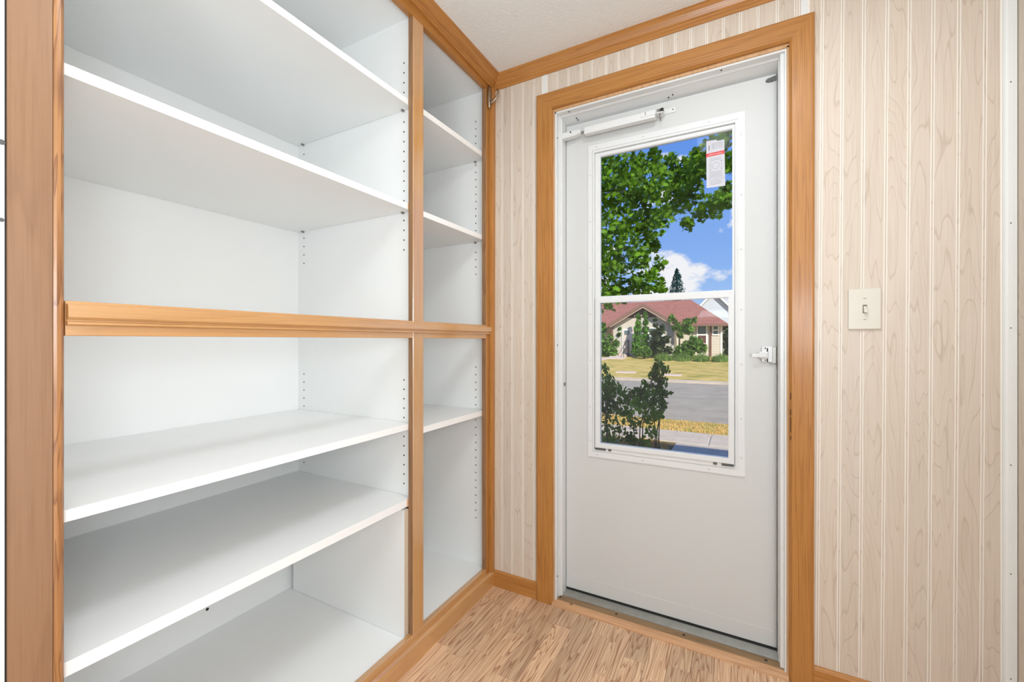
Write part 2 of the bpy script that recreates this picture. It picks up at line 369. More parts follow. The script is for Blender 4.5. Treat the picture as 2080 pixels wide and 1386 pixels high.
casing('head_casing', pl(CX0, CX1, CZ2, CZ1), pl(CX3+.003, CX2, CZ2+.002, CZ1+.002), oakx)
# dark chips on the right casing's inner edge
bm = bmesh.new()
for z0, z1 in ((.842, .862), (.795, .812), (.745, .79), (.722, .734)):
    addbox(bm, CX2+.002, CX2+.0045, -.0145, -.0118, z0, z1, .0005)
finish(bm, 'chipped_spot', plain('chip_dark', (70, 44, 24), .8), cas)
boxes('jamb_stub', [(.272, .2795, -.0005, .010, 0, 1.905), (1.038, 1.052, -.0005, .010, 0, 1.909), (.272, 1.052, -.0005, .010, 1.905, 1.92)], wood('jamb_wood', 'z', (205, 160, 112), (176, 128, 82), (215, 172, 128), rough=.5, coat=.2, tint=0), cas)

# ================================================================== STORM DOOR
door = tag(empty('door_1', (.66, YD, 0)), 'white storm door with a two-part window and a view of the street', kind='structure')
# frame
fr = [(.2795, .2875, .004, .020), (.2795, .2845, .020, .026), (.2795, .2915, .026, .034), (.2795, .2985, .034, .098)]
bm = bmesh.new()
for x0, x1, y0, y1 in fr: addbox(bm, x0, x1, y0, y1, .012, 1.905, .0012)
finish(bm, 'side_frame', white_frame, door)
bm = bmesh.new()
addbox(bm, 1.0325, 1.038, .002, .020, .012, 1.905, .001); addbox(bm, 1.0215, 1.038, .012, .034, .012, 1.905, .0015); addbox(bm, 1.0185, 1.038, .034, .098, .012, 1.905, .001)
finish(bm, 'side_frame', white_frame, door)
bm = bmesh.new()
hp = [(.004, 1.905), (.004, 1.8985), (.028, 1.8975), (.033, 1.8925), (.038, 1.8945), (.098, 1.8765), (.098, 1.905)]
addprism(bm, [(.2795, y, z) for y, z in hp], [(1.038, y, z) for y, z in hp]); finish(bm, 'head_frame', white_frame, door)
bm = bmesh.new()
for x in (.335, .86): addcyl(bm, (x, .014, 1.8979), (0, 0, 1), .0028, .0016, 10)
for x, y in ((.705, .068), (.690, .075), ): addcyl(bm, (x, y-.01, 1.8888-(y-.05)*.3), (0, 0, 1), .0022, .0030, 8)
for x, y in ((.352, .060), (.354, .070)): addcyl(bm, (x, y-.008, 1.889-(y-.05)*.3), (0, 0, 1), .0022, .003, 8)
for z in (1.807, 1.0, .10): addcyl(bm, (.2876, .013, z), (1, 0, 0), .003, .0016, 8)
finish(bm, 'frame_screw', black, door)
# slab with window opening: four slabs joined around the hole
GX0, GX1, GZ0, GZ1 = .418, .900, .600, 1.750
DX0, DX1, DZ0, DZ1 = .3005, 1.0165, .034, 1.8745
def slab_around(bm, y0, y1, X0, X1, Z0, Z1, x0, x1, z0, z1, bev=0):
    """one closed ring-shaped slab"""
    o = [(X0, Z0), (X1, Z0), (X1, Z1), (X0, Z1)]; i = [(x0, z0), (x1, z0), (x1, z1), (x0, z1)]
    V = {}
    for tagn, ring in (('o', o), ('i', i)):
        for s, y in (('f', y0), ('b', y1)):
            V[tagn+s] = [bm.verts.new((x, y, z)) for x, z in ring]
    for k in range(4):
        n = (k+1) % 4
        bm.faces.new([V['of'][k], V['of'][n], V['if'][n], V['if'][k]])
        bm.faces.new([V['ob'][k], V['ib'][k], V['ib'][n], V['ob'][n]])
        bm.faces.new([V['of'][k], V['ob'][k], V['ob'][n], V['of'][n]])
        bm.faces.new([V['if'][k], V['if'][n], V['ib'][n], V['ib'][k]])
    bmesh.ops.recalc_face_normals(bm, faces=bm.faces[:])
    if bev:
        bmesh.ops.bevel(bm, geom=[e for e in bm.edges if abs(e.verts[0].co.y-e.verts[1].co.y) < 1e-6 and abs(e.verts[0].co.y-y0) < 1e-6 and e.calc_face_angle(0) > 1], offset=bev, segments=2, affect='EDGES')
bm = bmesh.new(); slab_around(bm, YD, YD+.030, DX0, DX1, DZ0, DZ1, .413, .905, .592, 1.755, .001); finish(bm, 'door_panel', white_door, door)
bm = bmesh.new(); addbox(bm, DX0+.004, DX1-.004, YD-.0012, YD, DZ0, .0865, .0005); finish(bm, 'kick_strip', white_door, door)
bm = bmesh.new(); addbox(bm, 1.0085, 1.0125, YD-.003, YD, DZ0, DZ1-.002, .001); addbox(bm, 1.0145, 1.0165, YD-.002, YD, DZ0, DZ1-.002, .0005); finish(bm, 'edge_ridge', white_door, door)
boxes('edge_seal', [(1.0155, 1.020, YD+.012, YD+.028, .03, 1.88), (.2975, .3015, YD+.012, YD+.028, .03, 1.88), (.2975, 1.020, YD+.012, YD+.028, 1.873, 1.88)], white_frame, door)
box('weather_gap', (DX0-.002, DX1+.001, YD+.006, YD+.02, .0205, .0345), rubber, door)
bm = bmesh.new(); slab_around(bm, YD-.0045, YD, .391, .928, .5665, 1.7765, .4115, .9045, .592, 1.7525, .002); finish(bm, 'window_trim', white_sash, door)
bm = bmesh.new(); slab_around(bm, YD-.0065, YD+.02, .4115, .9045, .592, 1.7525, .4180, .8990, .5985, 1.7440, .0012); finish(bm, 'window_frame', white_sash, door)
bm = bmesh.new()
scr = [(.401, z) for z in (1.66, 1.48, 1.30, 1.12, .94, .76, .63)]+[(.917, z) for z in (1.70, 1.50, 1.32, 1.12, .94, .76, .63)]+[(x, 1.765) for x in (.425, .60, .82)]+[(x, .578) for x in (.43, .60, .82)]
for x, z in scr: addcyl(bm, (x, YD-.0046, z), (0, 1, 0), .0034, .0008, 10)
finish(bm, 'trim_screw', plain('grey_screw', (206, 204, 200), .5), door)
# sashes
usy = YD+.010
bm = bmesh.new(); slab_around(bm, YD+.003, YD+.017, .4175, .8995, .5975, 1.1885, .4395, .8805, .6235, 1.165, .001); finish(bm, 'sash_channel', white_sash, door)
us = empty('upper_sash', (.66, usy, 1.45)); us.parent = door; us.location = Vector((.66, usy, 1.45))-Vector((.66, YD, 0))
bm = bmesh.new(); slab_around(bm, YD+.002, YD+.018, .4175, .8995, 1.172, 1.7445, .4385, .8905, 1.1885, 1.7285, .0025); finish(bm, 'sash_frame', white_sash, us)
box('pane', (.436, .893, YD+.011, YD+.014, 1.186, 1.731), glass, us)
ls = empty('lower_sash', (.66, 0, .9)); ls.parent = door; ls.location = Vector((.66, YD-.006, .9))-Vector((.66, YD, 0))
bm = bmesh.new(); slab_around(bm, YD-.011, YD+.001, .4215, .8965, .6065, 1.1825, .4410, .8790, .6250, 1.1615, .002); finish(bm, 'sash_frame', white_sash, ls)
box('pane', (.439, .881, YD-.006, YD-.004, .623, 1.163), glass, ls)
me = bpy.data.meshes.new('insect_screen'); me.from_pydata([(.439-.66, .0, .623-.9), (.881-.66, .0, .623-.9), (.881-.66, .0, 1.163-.9), (.439-.66, .0, 1.163-.9)], [], [(0, 1, 2, 3)]); me.materials.append(screen)
o = link(me, 'insect_screen', ls); o.location = (0, .0065, 0)
boxes('sash_clip', [(.4225, .463, YD-.010, YD, .5985, .6055), (.4735, .484, YD-.010, YD, .5985, .6055), (.8335, .845, YD-.010, YD, .5985, .6055), (.859, .8955, YD-.010, YD, .5985, .6055)], darkg, door)
box('sash_track', (.4215, .8965, YD-.006, YD+.006, .5965, .6065), white_frame, door)
# dark corner wedge
bm = bmesh.new(); addprism(bm, [(.986, YD-.006, 1.8555), (.993, YD-.006, 1.8515), (1.0155, YD-.006, 1.8515), (1.0155, YD-.006, 1.8665), (.990, YD-.006, 1.8615)], [(.986, YD, 1.8555), (.993, YD, 1.8515), (1.0155, YD, 1.8515), (1.0155, YD, 1.8665), (.990, YD, 1.8615)])
finish(bm, 'corner_bumper', darkg, door)
# latch handle
la = empty('latch', (1.0, YD, .97)); la.parent = door; la.location = Vector((1.0, YD, .972))-Vector((.66, YD, 0))
bm = bmesh.new(); addbox(bm, .9745, 1.006, YD-.012, YD, .949, 1.0, .002); addbox(bm, .966, .994, YD-.018, YD, .960, .983, .003); finish(bm, 'latch_body', white_frame, la)
bm = bmesh.new(); addprism(bm, [(.9465, YD-.030, .9645), (.9465, YD-.026, .9645), (.990, YD-.014, .9655), (.990, YD-.020, .9655)], [(.9465, YD-.030, .9765), (.9465, YD-.026, .9765), (.990, YD-.014, .9785), (.990, YD-.020, .9785)])
bmesh.ops.bevel(bm, geom=bm.edges[:], offset=.001, segments=1, affect='EDGES'); finish(bm, 'lever', white_frame, la)
bm = bmesh.new(); addbox(bm, 1.0165, 1.0185, .040, YD-.002, .944, .999, .0006); addbox(bm, .9975, 1.0165, YD-.008, YD-.001, .945, .998, .001); finish(bm, 'strike_plate', steel, la)
bm = bmesh.new()
for z in (.955, .994): addcyl(bm, (.985, YD-.013, z), (0, 1, 0), .002, .002, 8)
addbox(bm, .989, .9925, YD-.0135, YD-.010, .950, .963); addbox(bm, .989, .9925, YD-.0135, YD-.010, .981, .994)
finish(bm, 'latch_screw', black, la)
# hinge-side catch near the left frame
box('frame_catch', (.2985, .3025, .052, .064, .838, .851), steel, door, bev=.001)

# threshold
th = tag(empty('threshold', (.66, .03, 0)), 'worn oak and ribbed aluminium threshold under the storm door', kind='structure')
bm = bmesh.new(); tp = [(-.0175, 0), (-.0165, .0045), (-.006, .0105), (.008, .0145), (.008, 0)]
addprism(bm, [(.2755, y, z) for y, z in tp], [(1.0425, y, z) for y, z in tp]); finish(bm, 'oak_strip', thrwood, th)
box('aged_strip', (.2755, 1.0425, .0082, .0375, 0, .0165), agedwood, th, bev=.001)
bm = bmesh.new(); addbox(bm, .283, 1.0345, .0377, .098, .0, .0185)
for k in range(9): addbox(bm, .283, 1.0345, .0395+k*.006, .0420+k*.006, .0183, .0203, .0004)
finish(bm, 'ribbed_sill', alu, th)
bm = bmesh.new()
for x in (.2965, .515, .745, .985): addcyl(bm, (x, .024, .0165), (0, 0, 1), .0048, .0014, 12)
for x in (.2965, .515, .745, .985): addcyl(bm, (x, .024, .0170), (0, 0, 1), .0025, .0014, 8)
finish(bm, 'screw_head', plain('tarnished_screw', (70, 58, 44), .5, metal=.4), th)
bm = bmesh.new(); addbox(bm, .343, .353, .0005, .0082, .0105, .0152); finish(bm, 'worn_patch', agedwood, th)

# ================================================================== DOOR CLOSER
dc = empty('door_closer', (.38, .05, 1.82), 'white pneumatic door closer tube across the top of the storm door', 'door closer')
bm = bmesh.new(); addbox(bm, .388, .650, .031, .057, 1.8065, 1.8335, .004, 2); finish(bm, 'tube', white_frame, dc)
bm = bmesh.new(); addbox(bm, .600, .652, .029, .033, 1.8155, 1.8330, .001)
finish(bm, 'end_sleeve', white_sash, dc)
bm = bmesh.new(); addtube(bm, [(.352, .046, 1.822), (.390, .045, 1.821)], .0045, 8); finish(bm, 'rod', steel, dc)
bm = bmesh.new(); addprism(bm, [(.2988, .036, 1.810), (.2988, .036, 1.8325), (.372, .036, 1.832), (.374, .036, 1.818), (.345, .036, 1.812)], [(.2988, .060, 1.810), (.2988, .060, 1.8325), (.372, .056, 1.832), (.374, .056, 1.818), (.345, .060, 1.812)])
finish(bm, 'jamb_bracket', white_frame, dc)
bm = bmesh.new(); addbox(bm, .655, .713, YD-.0035, YD-.0002, 1.8285, 1.8465, .001); addbox(bm, .652, .676, .040, YD-.001, 1.8225, 1.8265, .001); addbox(bm, .652, .676, .040, YD-.001, 1.8375, 1.8405, .001)
finish(bm, 'door_bracket', white_frame, dc)
bm = bmesh.new(); addtube(bm, [(.664, .047, 1.842), (.664, .047, 1.808)], .0028, 8); addtube(bm, [(.664, .047, 1.808), (.667, .047, 1.795)], .0016, 6); finish(bm, 'pin', steel, dc)
bm = bmesh.new()
for x in (.617, ): addcyl(bm, (x, .0288, 1.8285), (0, 1, 0), .0017, .001, 8); addcyl(bm, (x, .0288, 1.8225), (0, 1, 0), .0017, .001, 8)
addcyl(bm, (.704, YD-.0040, 1.8385), (0, 1, 0), .002, .0012, 8); addbox(bm, .667, .676, .0395, .047, 1.8265, 1.8375)
addcyl(bm, (.333, .0355, 1.829), (0, 1, 0), .003, .0012, 8)
finish(bm, 'bracket_holes', black, dc, kind='stuff')

# ================================================================== STICKER
st = empty('sticker', (.84, YD+.010, 1.545), 'white paper label with a red band taped to the upper window pane', 'sticker')
SY = YD+.0104
def quad(name, pts, mat, parent, t=.0003):
    bm = bmesh.new(); addprism(bm, [(x, SY if t > .00029 else SY, z) for x, z in pts], [(x, SY-t, z) for x, z in pts]); return finish(bm, name, mat, parent)
paper = plain('label_paper', (205, 204, 210), .6); redm = plain('label_red', (214, 60, 58), .5); grey = plain('label_print', (150, 148, 156), .6); lettw = plain('label_white', (245, 225, 225), .6)
quad('paper', [(.8115, 1.5455), (.8695, 1.5435), (.8665, 1.7010), (.8440, 1.7010), (.8425, 1.7065), (.8108, 1.7070)], paper, st)
quad('red_band', [(.8102, 1.6515), (.8672, 1.6530), (.8672, 1.6650), (.8102, 1.6635)], redm, st, .0005)
bm = bmesh.new()
def stroke(x0, z0, x1, z1, wd=.0006, d=.0006):
    a = Vector((x0, 0, z0)); b = Vector((x1, 0, z1)); u = (b-a).normalized(); n = Vector((-u.z, 0, u.x))*wd/2
    addprism(bm, [Vector((p.x, SY-.0002, p.z)) for p in (a+n, b+n, b-n, a-n)], [Vector((p.x, SY-d, p.z)) for p in (a+n, b+n, b-n, a-n)])
rr = random.Random(3)
for z in (1.643, 1.6375): stroke(.822, z, .856, z, .0012)
for j, z in enumerate((1.597, 1.5925, 1.588, 1.5835, 1.579)): stroke(.820, z, .862-(j % 2)*.004, z, .0011)
stroke(.815, 1.574, .868, 1.573, .0008)
for j, z in enumerate((1.568, 1.5635, 1.559, 1.5545)): stroke(.821, z, .862-(j % 2)*.006, z, .001)
for j in range(4): stroke(.826, 1.694-j*.0052, .862, 1.6945-j*.0052, .001)
stroke(.8195, 1.672, .8195, 1.690, .004); stroke(.833, 1.674, .833, 1.694, .001)
cxs, czs, R = .840, 1.618, .0105
for k in range(20):
    a = 2*math.pi*k/20; b = 2*math.pi*(k+1)/20; stroke(cxs+R*math.cos(a), czs+R*1.05*math.sin(a), cxs+R*math.cos(b), czs+R*1.05*math.sin(b), .0009)
for x in (.8215, .8255): stroke(x, 1.603, x, 1.629, .0008)
stroke(.858, 1.604, .858, 1.632, .0008); stroke(.8215, 1.629, .8265, 1.631, .0008); stroke(.8215, 1.603, .8265, 1.601, .0008); stroke(.856, 1.6045, .860, 1.6045, .002); stroke(.856, 1.632, .860, 1.632, .002)
finish(bm, 'printed_lines', grey, st, kind='stuff')
bm = bmesh.new()
for x in (.819, .8235, .828, .833, .838, .843, .848, .853, .858): stroke(x-.0012, 1.6552, x+.0008, 1.6602, .0008, .0008); stroke(x+.0002, 1.6575, x+.0024, 1.6575, .0007, .0008)
finish(bm, 'band_lettering', lettw, st)

# ================================================================== LIGHT SWITCH
sw = empty('light_switch', (1.221, -.002, 1.107), 'almond wall switch plate with a single toggle right of the door', 'light switch')
bm = bmesh.new(); addbox(bm, 1.1845, 1.2572, -.0078, -.0012, 1.0500, 1.1645, .0028, 3); finish(bm, 'plate', almond, sw)
box('toggle_slot', (1.2165, 1.2260, -.0084, -.0070, 1.0955, 1.1190), plain('slot_shadow', (120, 114, 100), .6), sw)
bm = bmesh.new(); addprism(bm, [(1.2178, -.008, 1.0985), (1.2178, -.0195, 1.0965), (1.2178, -.0185, 1.1035), (1.2178, -.008, 1.1155)], [(1.2247, -.008, 1.0985), (1.2247, -.0195, 1.0965), (1.2247, -.0185, 1.1035), (1.2247, -.008, 1.1155)])
finish(bm, 'toggle', almond, sw)
for z in (1.137, 1.078):
    bm = bmesh.new(); addcyl(bm, (1.2212, -.0079, z), (0, 1, 0), .0034, .0012, 12); s_ = finish(bm, 'screw', almond, sw)
    box('screw_slot', (1.2180, 1.2244, -.0087, -.0082, z-.0006, z+.0006), plain('slot_dark', (110, 104, 92), .6) if z > 1.1 else bpy.data.materials['slot_dark'], s_)

# ================================================================== CABINET
cab = empty('storage_cabinet', (-.01, -.65, 0), 'built-in open cabinet with oak face frame and white adjustable shelves', 'cabinet')
FT = .019
OT, OB, MT, MB_ = 2.051, .0815, 1.0815, 1.0265
Y0, Y1, Y2, Y3 = -1.2735, -.4870, -.4370, -.0495
bm = bmesh.new(); addbox(bm, -FT, 0, Y1, Y2, OB, OT, .0012); finish(bm, 'mullion', fwz, cab)
box('dull_edge', (-FT, -.0012, Y1-.0006, Y1+.0002, OB, OT), dull_wood, cab)  # thin skins: mullion and right stile sides in duller brown than the fronts
box('dull_edge', (-FT, -.0012, Y3-.0006, Y3+.0002, OB, OT), dull_wood, cab)
box('right_stile', (-FT, 0, Y3, -.0255, .058, 2.09), oakz, cab, bev=.0012)
box('top_rail', (-FT, -.0002, -1.333, Y3, OT, 2.10), oaky, cab, bev=.0008)
box('bottom_rail', (-FT, -.0002, -1.333, Y3, .0, OB), fwy, cab, bev=.0012)
# middle rail: three stacked members as in the photo
box('middle_rail', (-FT, -.0003, Y0, Y3, MB_, MT-.0005), fwy, cab, bev=.001)
bm = bmesh.new()
mp_ = [(0, 1.0765), (.008, 1.0755), (.011, 1.072), (.0115, 1.0555), (.009, 1.0525), (.0045, 1.0515), (.0045, 1.0495), (.008, 1.0480), (.008, 1.0445), (.003, 1.0425), (0, 1.0425)]
addprism(bm, [(o, Y0-.0, z) for o, z in mp_], [(o, -.012, z) for o, z in mp_]); finish(bm, 'nosing', fwy, cab)
# scribe strip against the wall, leaning a little
bm = bmesh.new()
a = [(0, -.0258, .061), (.0095, -.0258, .061), (.012, -.022, .061), (.012, -.002, .061), (0, -.002, .061)]
b_ = [(0, -.0248, 2.062), (.0145, -.0248, 2.062), (.017, -.021, 2.062), (.017, -.002, 2.062), (0, -.002, 2.062)]
addprism(bm, a, b_); finish(bm, 'scribe_strip', oakz, cab)
# end post: maple board + oak edge
bm = bmesh.new(); addbox(bm, -.03, .0015, -1.3325, -1.2872, 0, 2.06, .001); finish(bm, 'end_post', postm, cab)
bm = bmesh.new()
ep = [(-.03, -1.2870), (.0012, -1.2870), (.0022, -1.2835), (.0020, -1.2790), (-.001, -1.2758), (-.005, -1.2738), (-.010, -1.2732), (-.03, -1.2732)]
addprism(bm, [(x, y, 0) for x, y in ep], [(x, y, 2.06) for x, y in ep]); finish(bm, 'post_edge', postedge, cab)
box('post_gap', (-.03, -.004, -1.3342, -1.3325, 0, 2.09), black, cab)
# carcass
BX = -.600
box('back_panel', (BX-.012, BX, -1.35, .0, .02, 2.10), white_mel, cab)
box('side_panel', (BX, -FT, -.012, -.0005, .02, 2.10), white_mel, cab)
box('divider', (BX, -FT, -.4663, -.4475, .074, 2.085), white_mel, cab)
box('side_panel', (BX, -FT, -1.35, -1.292, .02, 2.10), white_mel, cab)
boxes('bottom_panel', [(BX, -FT, -1.292, -.4663, .054, .074), (BX, -FT, -.4475, -.012, .054, .074)], white_mel, cab)
boxes('top_panel', [(BX, -FT, -1.292, -.4663, 2.072, 2.088), (BX, -FT, -.4475, -.012, 2.068, 2.084)], white_mel, cab)
lp = box('loose_side_panel', (-.579, -.0225, -.5025, -.4850, .0745, .4790), white_mel, cab, bev=.0006)
box('panel_edge', (-.0225, -.0212, -.5025, -.4850, .0745, .4790), plain('beige_edge', (214, 196, 172), .5), lp)
box('support_block', (-.080, -.0215, -.4845, -.4672, .4540, .4840), plain('brown_block', (92, 66, 52), .6), cab)
def shelf(x0, y0, y1, z0, z1):
    o = box('shelf', (BX+.001, x0-.0008, y0, y1, z0, z1), white_mel, cab)
    box('edge_band', (x0-.0008, x0, y0, y1, z0, z1), white_edge, o, bev=.0002)
    return o
A0, A1 = -1.291, -.4675
shelf(-.0215, A0, A1, 1.7735, 1.7920)
shelf(-.0215, A0, A1, 1.4385, 1.4570)
shelf(-.0215, A0, A1, .7325, .7515)
shelf(-.0205, A0, A1, .4885, .5115)
B0, B1 = -.4465, -.0130
shelf(-.0215, B0, B1, 1.7765, 1.7960)
shelf(-.0215, B0, B1, 1.4345, 1.4530)
shelf(-.0215, B0, B1, .7080, .7290)
box('shelf_end', (-.0212, -.0195, A1-.022, A1, 1.4385, 1.4570), plain('shelf_end_wood', (222, 176, 134), .5), cab)
box('shelf_end', (-.0212, -.0195, A1-.026, A1, .4885, .5115), bpy.data.materials['shelf_end_wood'], cab)
# shelf pins under the upper shelves
for x, y, z in ((-.058, -.4675, 1.7735), (-.566, -.4675, 1.7735), (-.058, -.4675, 1.4385), (-.566, -.4675, 1.4385), (-.074, -.0125, 1.7765), (-.074, -.0125, 1.4345)):
    bm = bmesh.new(); addcyl(bm, (x, y-.005, z-.0030), (0, 1, 0), .0028, .010, 8); addbox(bm, x-.004, x+.004, y-.009, y-.0005, z-.0012, z); finish(bm, 'shelf_pin', steel, cab)
# 32 mm peg holes
bm = bmesh.new()
def holes(x, y, z0, z1, skip=()):
    z = z0; n = int(round((z0-z1)/.0315))
    for i in range(n+1):
        zz = z0-i*(z0-z1)/n
        if any(a < zz < b for a, b in skip): continue
        addcyl(bm, (x, y-.0002, zz), (0, 1, 0), .0026, .0008, 8)
sk = ((1.765, 1.800), (1.425, 1.462), (.727, .757), (.480, .52))
holes(-.0575, -.4663, 1.9303, 1.3162, sk); holes(-.0575, -.4663, .8892, .5179, sk)
holes(-.566, -.4663, 1.9303, 1.3162, sk); holes(-.566, -.4663, .8892, .5179, sk)
sk2 = ((1.768, 1.804), (1.420, 1.460), (.700, .735))
holes(-.0745, -.012, 1.9486, 1.300, sk2); holes(-.0745, -.012, .905, .265, sk2)
holes(-.55, -.012, 1.9486, 1.300, sk2); holes(-.55, -.012, .905, .265, sk2)
finish(bm, 'peg_holes', shadowhole, cab, kind='stuff')
bm = bmesh.new(); p = at(421, 1238, 0)   # small hole low on the cabinet back
k_ = (421-PX0)/FPX; dx = -math.sin(YAW)+math.cos(YAW)*k_; dy = math.cos(YAW)+math.sin(YAW)*k_; s_ = (BX-CAM.x)/dx
addcyl(bm, (BX+.0004, CAM.y+dy*s_, CAM.z-(1238-PY0)/FPX*s_), (1, 0, 0), .0045, .0012, 10); finish(bm, 'drilled_hole', black, cab)

# ================================================================== COAT HOOK
hk = empty('coat_hook', (0, -.030, 2.02), 'brushed nickel coat hook screwed near the top of the cabinet stile', 'hook')
bm = bmesh.new()
r = bmesh.ops.create_uvsphere(bm, u_segments=20, v_segments=14, radius=1)
for v in bm.verts: v.co = Vector((.006+max(v.co.x, -.5)*.010, -.034+v.co.y*.0115, 2.021+v.co.z*.0495))
finish(bm, 'back_plate', nickel, hk, smooth=True)
bm = bmesh.new()
hpts = [(.006, -.033, 1.995), (.018, -.033, 1.996), (.028, -.033, 2.000), (.038, -.033, 2.008), (.045, -.033, 2.019), (.048, -.033, 2.030), (.0465, -.033, 2.038), (.044, -.033, 2.043)]
addtube(bm, hpts, [.0085, .0065, .0052, .0045, .004, .0038, .0036, .0026], 10); finish(bm, 'prong', nickel, hk, smooth=True)

# ================================================================== OUTDOORS
def ground_mat(name, c1, c2, c3, scale=2.2, bump=.6):
    m, nt, b = new_mat(name); N = nt.nodes; L = nt.links; tc = N.new('ShaderNodeTexCoord')
    n = N.new('ShaderNodeTexNoise'); n.inputs['Scale'].default_value = scale; n.inputs['Detail'].default_value = 8; n.inputs['Roughness'].default_value = .7; L.new(tc.outputs['Object'], n.inputs['Vector'])
    r = N.new('ShaderNodeValToRGB'); L.new(n.outputs['Fac'], r.inputs[0]); e = r.color_ramp.elements
    e[0].position = .36; e[0].color = lin(c1); e[1].position = .66; e[1].color = lin(c3); x = e.new(.5); x.color = lin(c2)
    L.new(r.outputs[0], b.inputs['Base Color']); b.inputs['Roughness'].default_value = .9; b.inputs['Specular IOR Level'].default_value = .1
    n2 = N.new('ShaderNodeTexNoise'); n2.inputs['Scale'].default_value = 25; n2.inputs['Detail'].default_value = 5; L.new(tc.outputs['Object'], n2.inputs['Vector'])
    bp = N.new('ShaderNodeBump'); bp.inputs['Strength'].default_value = bump; bp.inputs['Distance'].default_value = .05; L.new(n2.outputs['Fac'], bp.inputs['Height']); L.new(bp.outputs[0], b.inputs['Normal'])
    return m
lawnm = ground_mat('dry_lawn', (158, 150, 70), (202, 176, 100), (222, 192, 118), 1.3)
stripm = ground_mat('parched_grass', (140, 150, 66), (206, 170, 96), (222, 182, 110), 3.5)
soilm = ground_mat('garden_soil', (84, 72, 50), (116, 98, 66), (150, 130, 84), 5)
roadm = ground_mat('road_asphalt', (158, 148, 132), (168, 157, 140), (176, 165, 148), 1.5, .15)
concm = ground_mat('concrete', (190, 174, 156), (200, 184, 166), (210, 194, 176), 3, .2)
ZG = -.6
def hz(Y):      # ground height across the street
    return -.58+max(0, min(1, (Y-16.6)/13.5))*.46
def strip(name, rows, mat, x0=-40, x1=40, **k):
    bm = bmesh.new(); vs = [[bm.verts.new((x, y, z)) for x in (x0, x1)] for y, z in rows]
    for a, b in zip(vs, vs[1:]): bm.faces.new([a[0], a[1], b[1], b[0]])
    return finish(bm, name, mat, **k)
strip('garden_bed', [(.13, ZG-.005), (5.62, ZG-.005)], soilm, kind='structure', label='shaded garden ground in front of the storm door')
strip('street', [(7.55, ZG-.06), (16.45, ZG-.06)], roadm, kind='structure', label='pale grey asphalt street')
strip('verge', [(6.48, ZG-.02), (7.0, ZG+.02), (7.62, ZG), (7.62, ZG-.06)], stripm, kind='structure', label='parched grass verge between sidewalk and street')
strip('far_curb', [(16.25, ZG-.06), (16.25, ZG+.02), (16.7, ZG+.02)], concm, kind='structure', label='concrete curb on the far side of the street')
strip('far_lawn', [(16.7, ZG+.01)]+[(y, hz(y)) for y in (17.5, 19, 21, 23, 25, 27, 29, 31, 34)]+[(60, .1), (400, 1)], lawnm, x0=-200, x1=200, kind='structure', label='dry yellow-green lawn across the street')
sidew = tag(empty('sidewalk', (0, 6, ZG)), 'concrete sidewalk running along the near side of the street', kind='structure')
xs = .92
me = None
for i in range(-5, 5):
    x0 = .48+i*1.5
    o = box('paving_slab', (x0+.008, x0+1.492, 5.60, 6.47, ZG-.05, ZG+.012), concm, sidew, bev=.008)
for j in range(4):
    box('paving_slab', (.02, 1.35, .25+j*1.34, .25+j*1.34+1.325, ZG-.05, ZG+.010), concm, sidew, bev=.008)

def leafmat(name, c, trans=.35, var=.35):
    m, nt, b = new_mat(name); N = nt.nodes; L = nt.links
    out = [n for n in N if n.type == 'OUTPUT_MATERIAL'][0]
    tc = N.new('ShaderNodeTexCoord'); g = N.new('ShaderNodeNewGeometry')
    n = N.new('ShaderNodeTexNoise'); n.inputs['Scale'].default_value = 3.0; n.inputs['Detail'].default_value = 4; L.new(g.outputs['Position'], n.inputs['Vector'])
    mr = N.new('ShaderNodeMapRange'); mr.inputs['From Min'].default_value = .3; mr.inputs['From Max'].default_value = .7; mr.inputs['To Min'].default_value = 1-var; mr.inputs['To Max'].default_value = 1+var; L.new(n.outputs['Fac'], mr.inputs['Value'])
    hv = N.new('ShaderNodeHueSaturation'); hv.inputs['Color'].default_value = lin(c); L.new(mr.outputs[0], hv.inputs['Value'])
    L.new(hv.outputs[0], b.inputs['Base Color']); b.inputs['Roughness'].default_value = .5; b.inputs['Specular IOR Level'].default_value = .25
    t = N.new('ShaderNodeBsdfTranslucent'); L.new(hv.outputs[0], t.inputs['Color'])
    mx = N.new('ShaderNodeMixShader'); mx.inputs[0].default_value = trans; L.new(b.outputs[0], mx.inputs[1]); L.new(t.outputs[0], mx.inputs[2]); L.new(mx.outputs[0], out.inputs[0])
    return m
maple_leaf = leafmat('maple_leaf_green', (98, 138, 28), .38, .6); lilac_leaf = leafmat('lilac_leaf_green', (118, 150, 40), .4, .6)
cedar_leaf = leafmat('cedar_green', (92, 140, 36), .2); dark_leaf = leafmat('dark_shrub_green', (78, 92, 56), .2)
sumac_leaf = leafmat('sumac_green', (112, 150, 58), .3); spruce_leaf = leafmat('spruce_green', (44, 84, 84), .1)
grass_leaf = leafmat('tall_grass_green', (120, 148, 70), .3); dry_leaf = leafmat('dry_grass_tan', (206, 164, 96), .3)
bark = plain('grey_brown_bark', (72, 62, 44), .9, noise=.25, nscale=10)

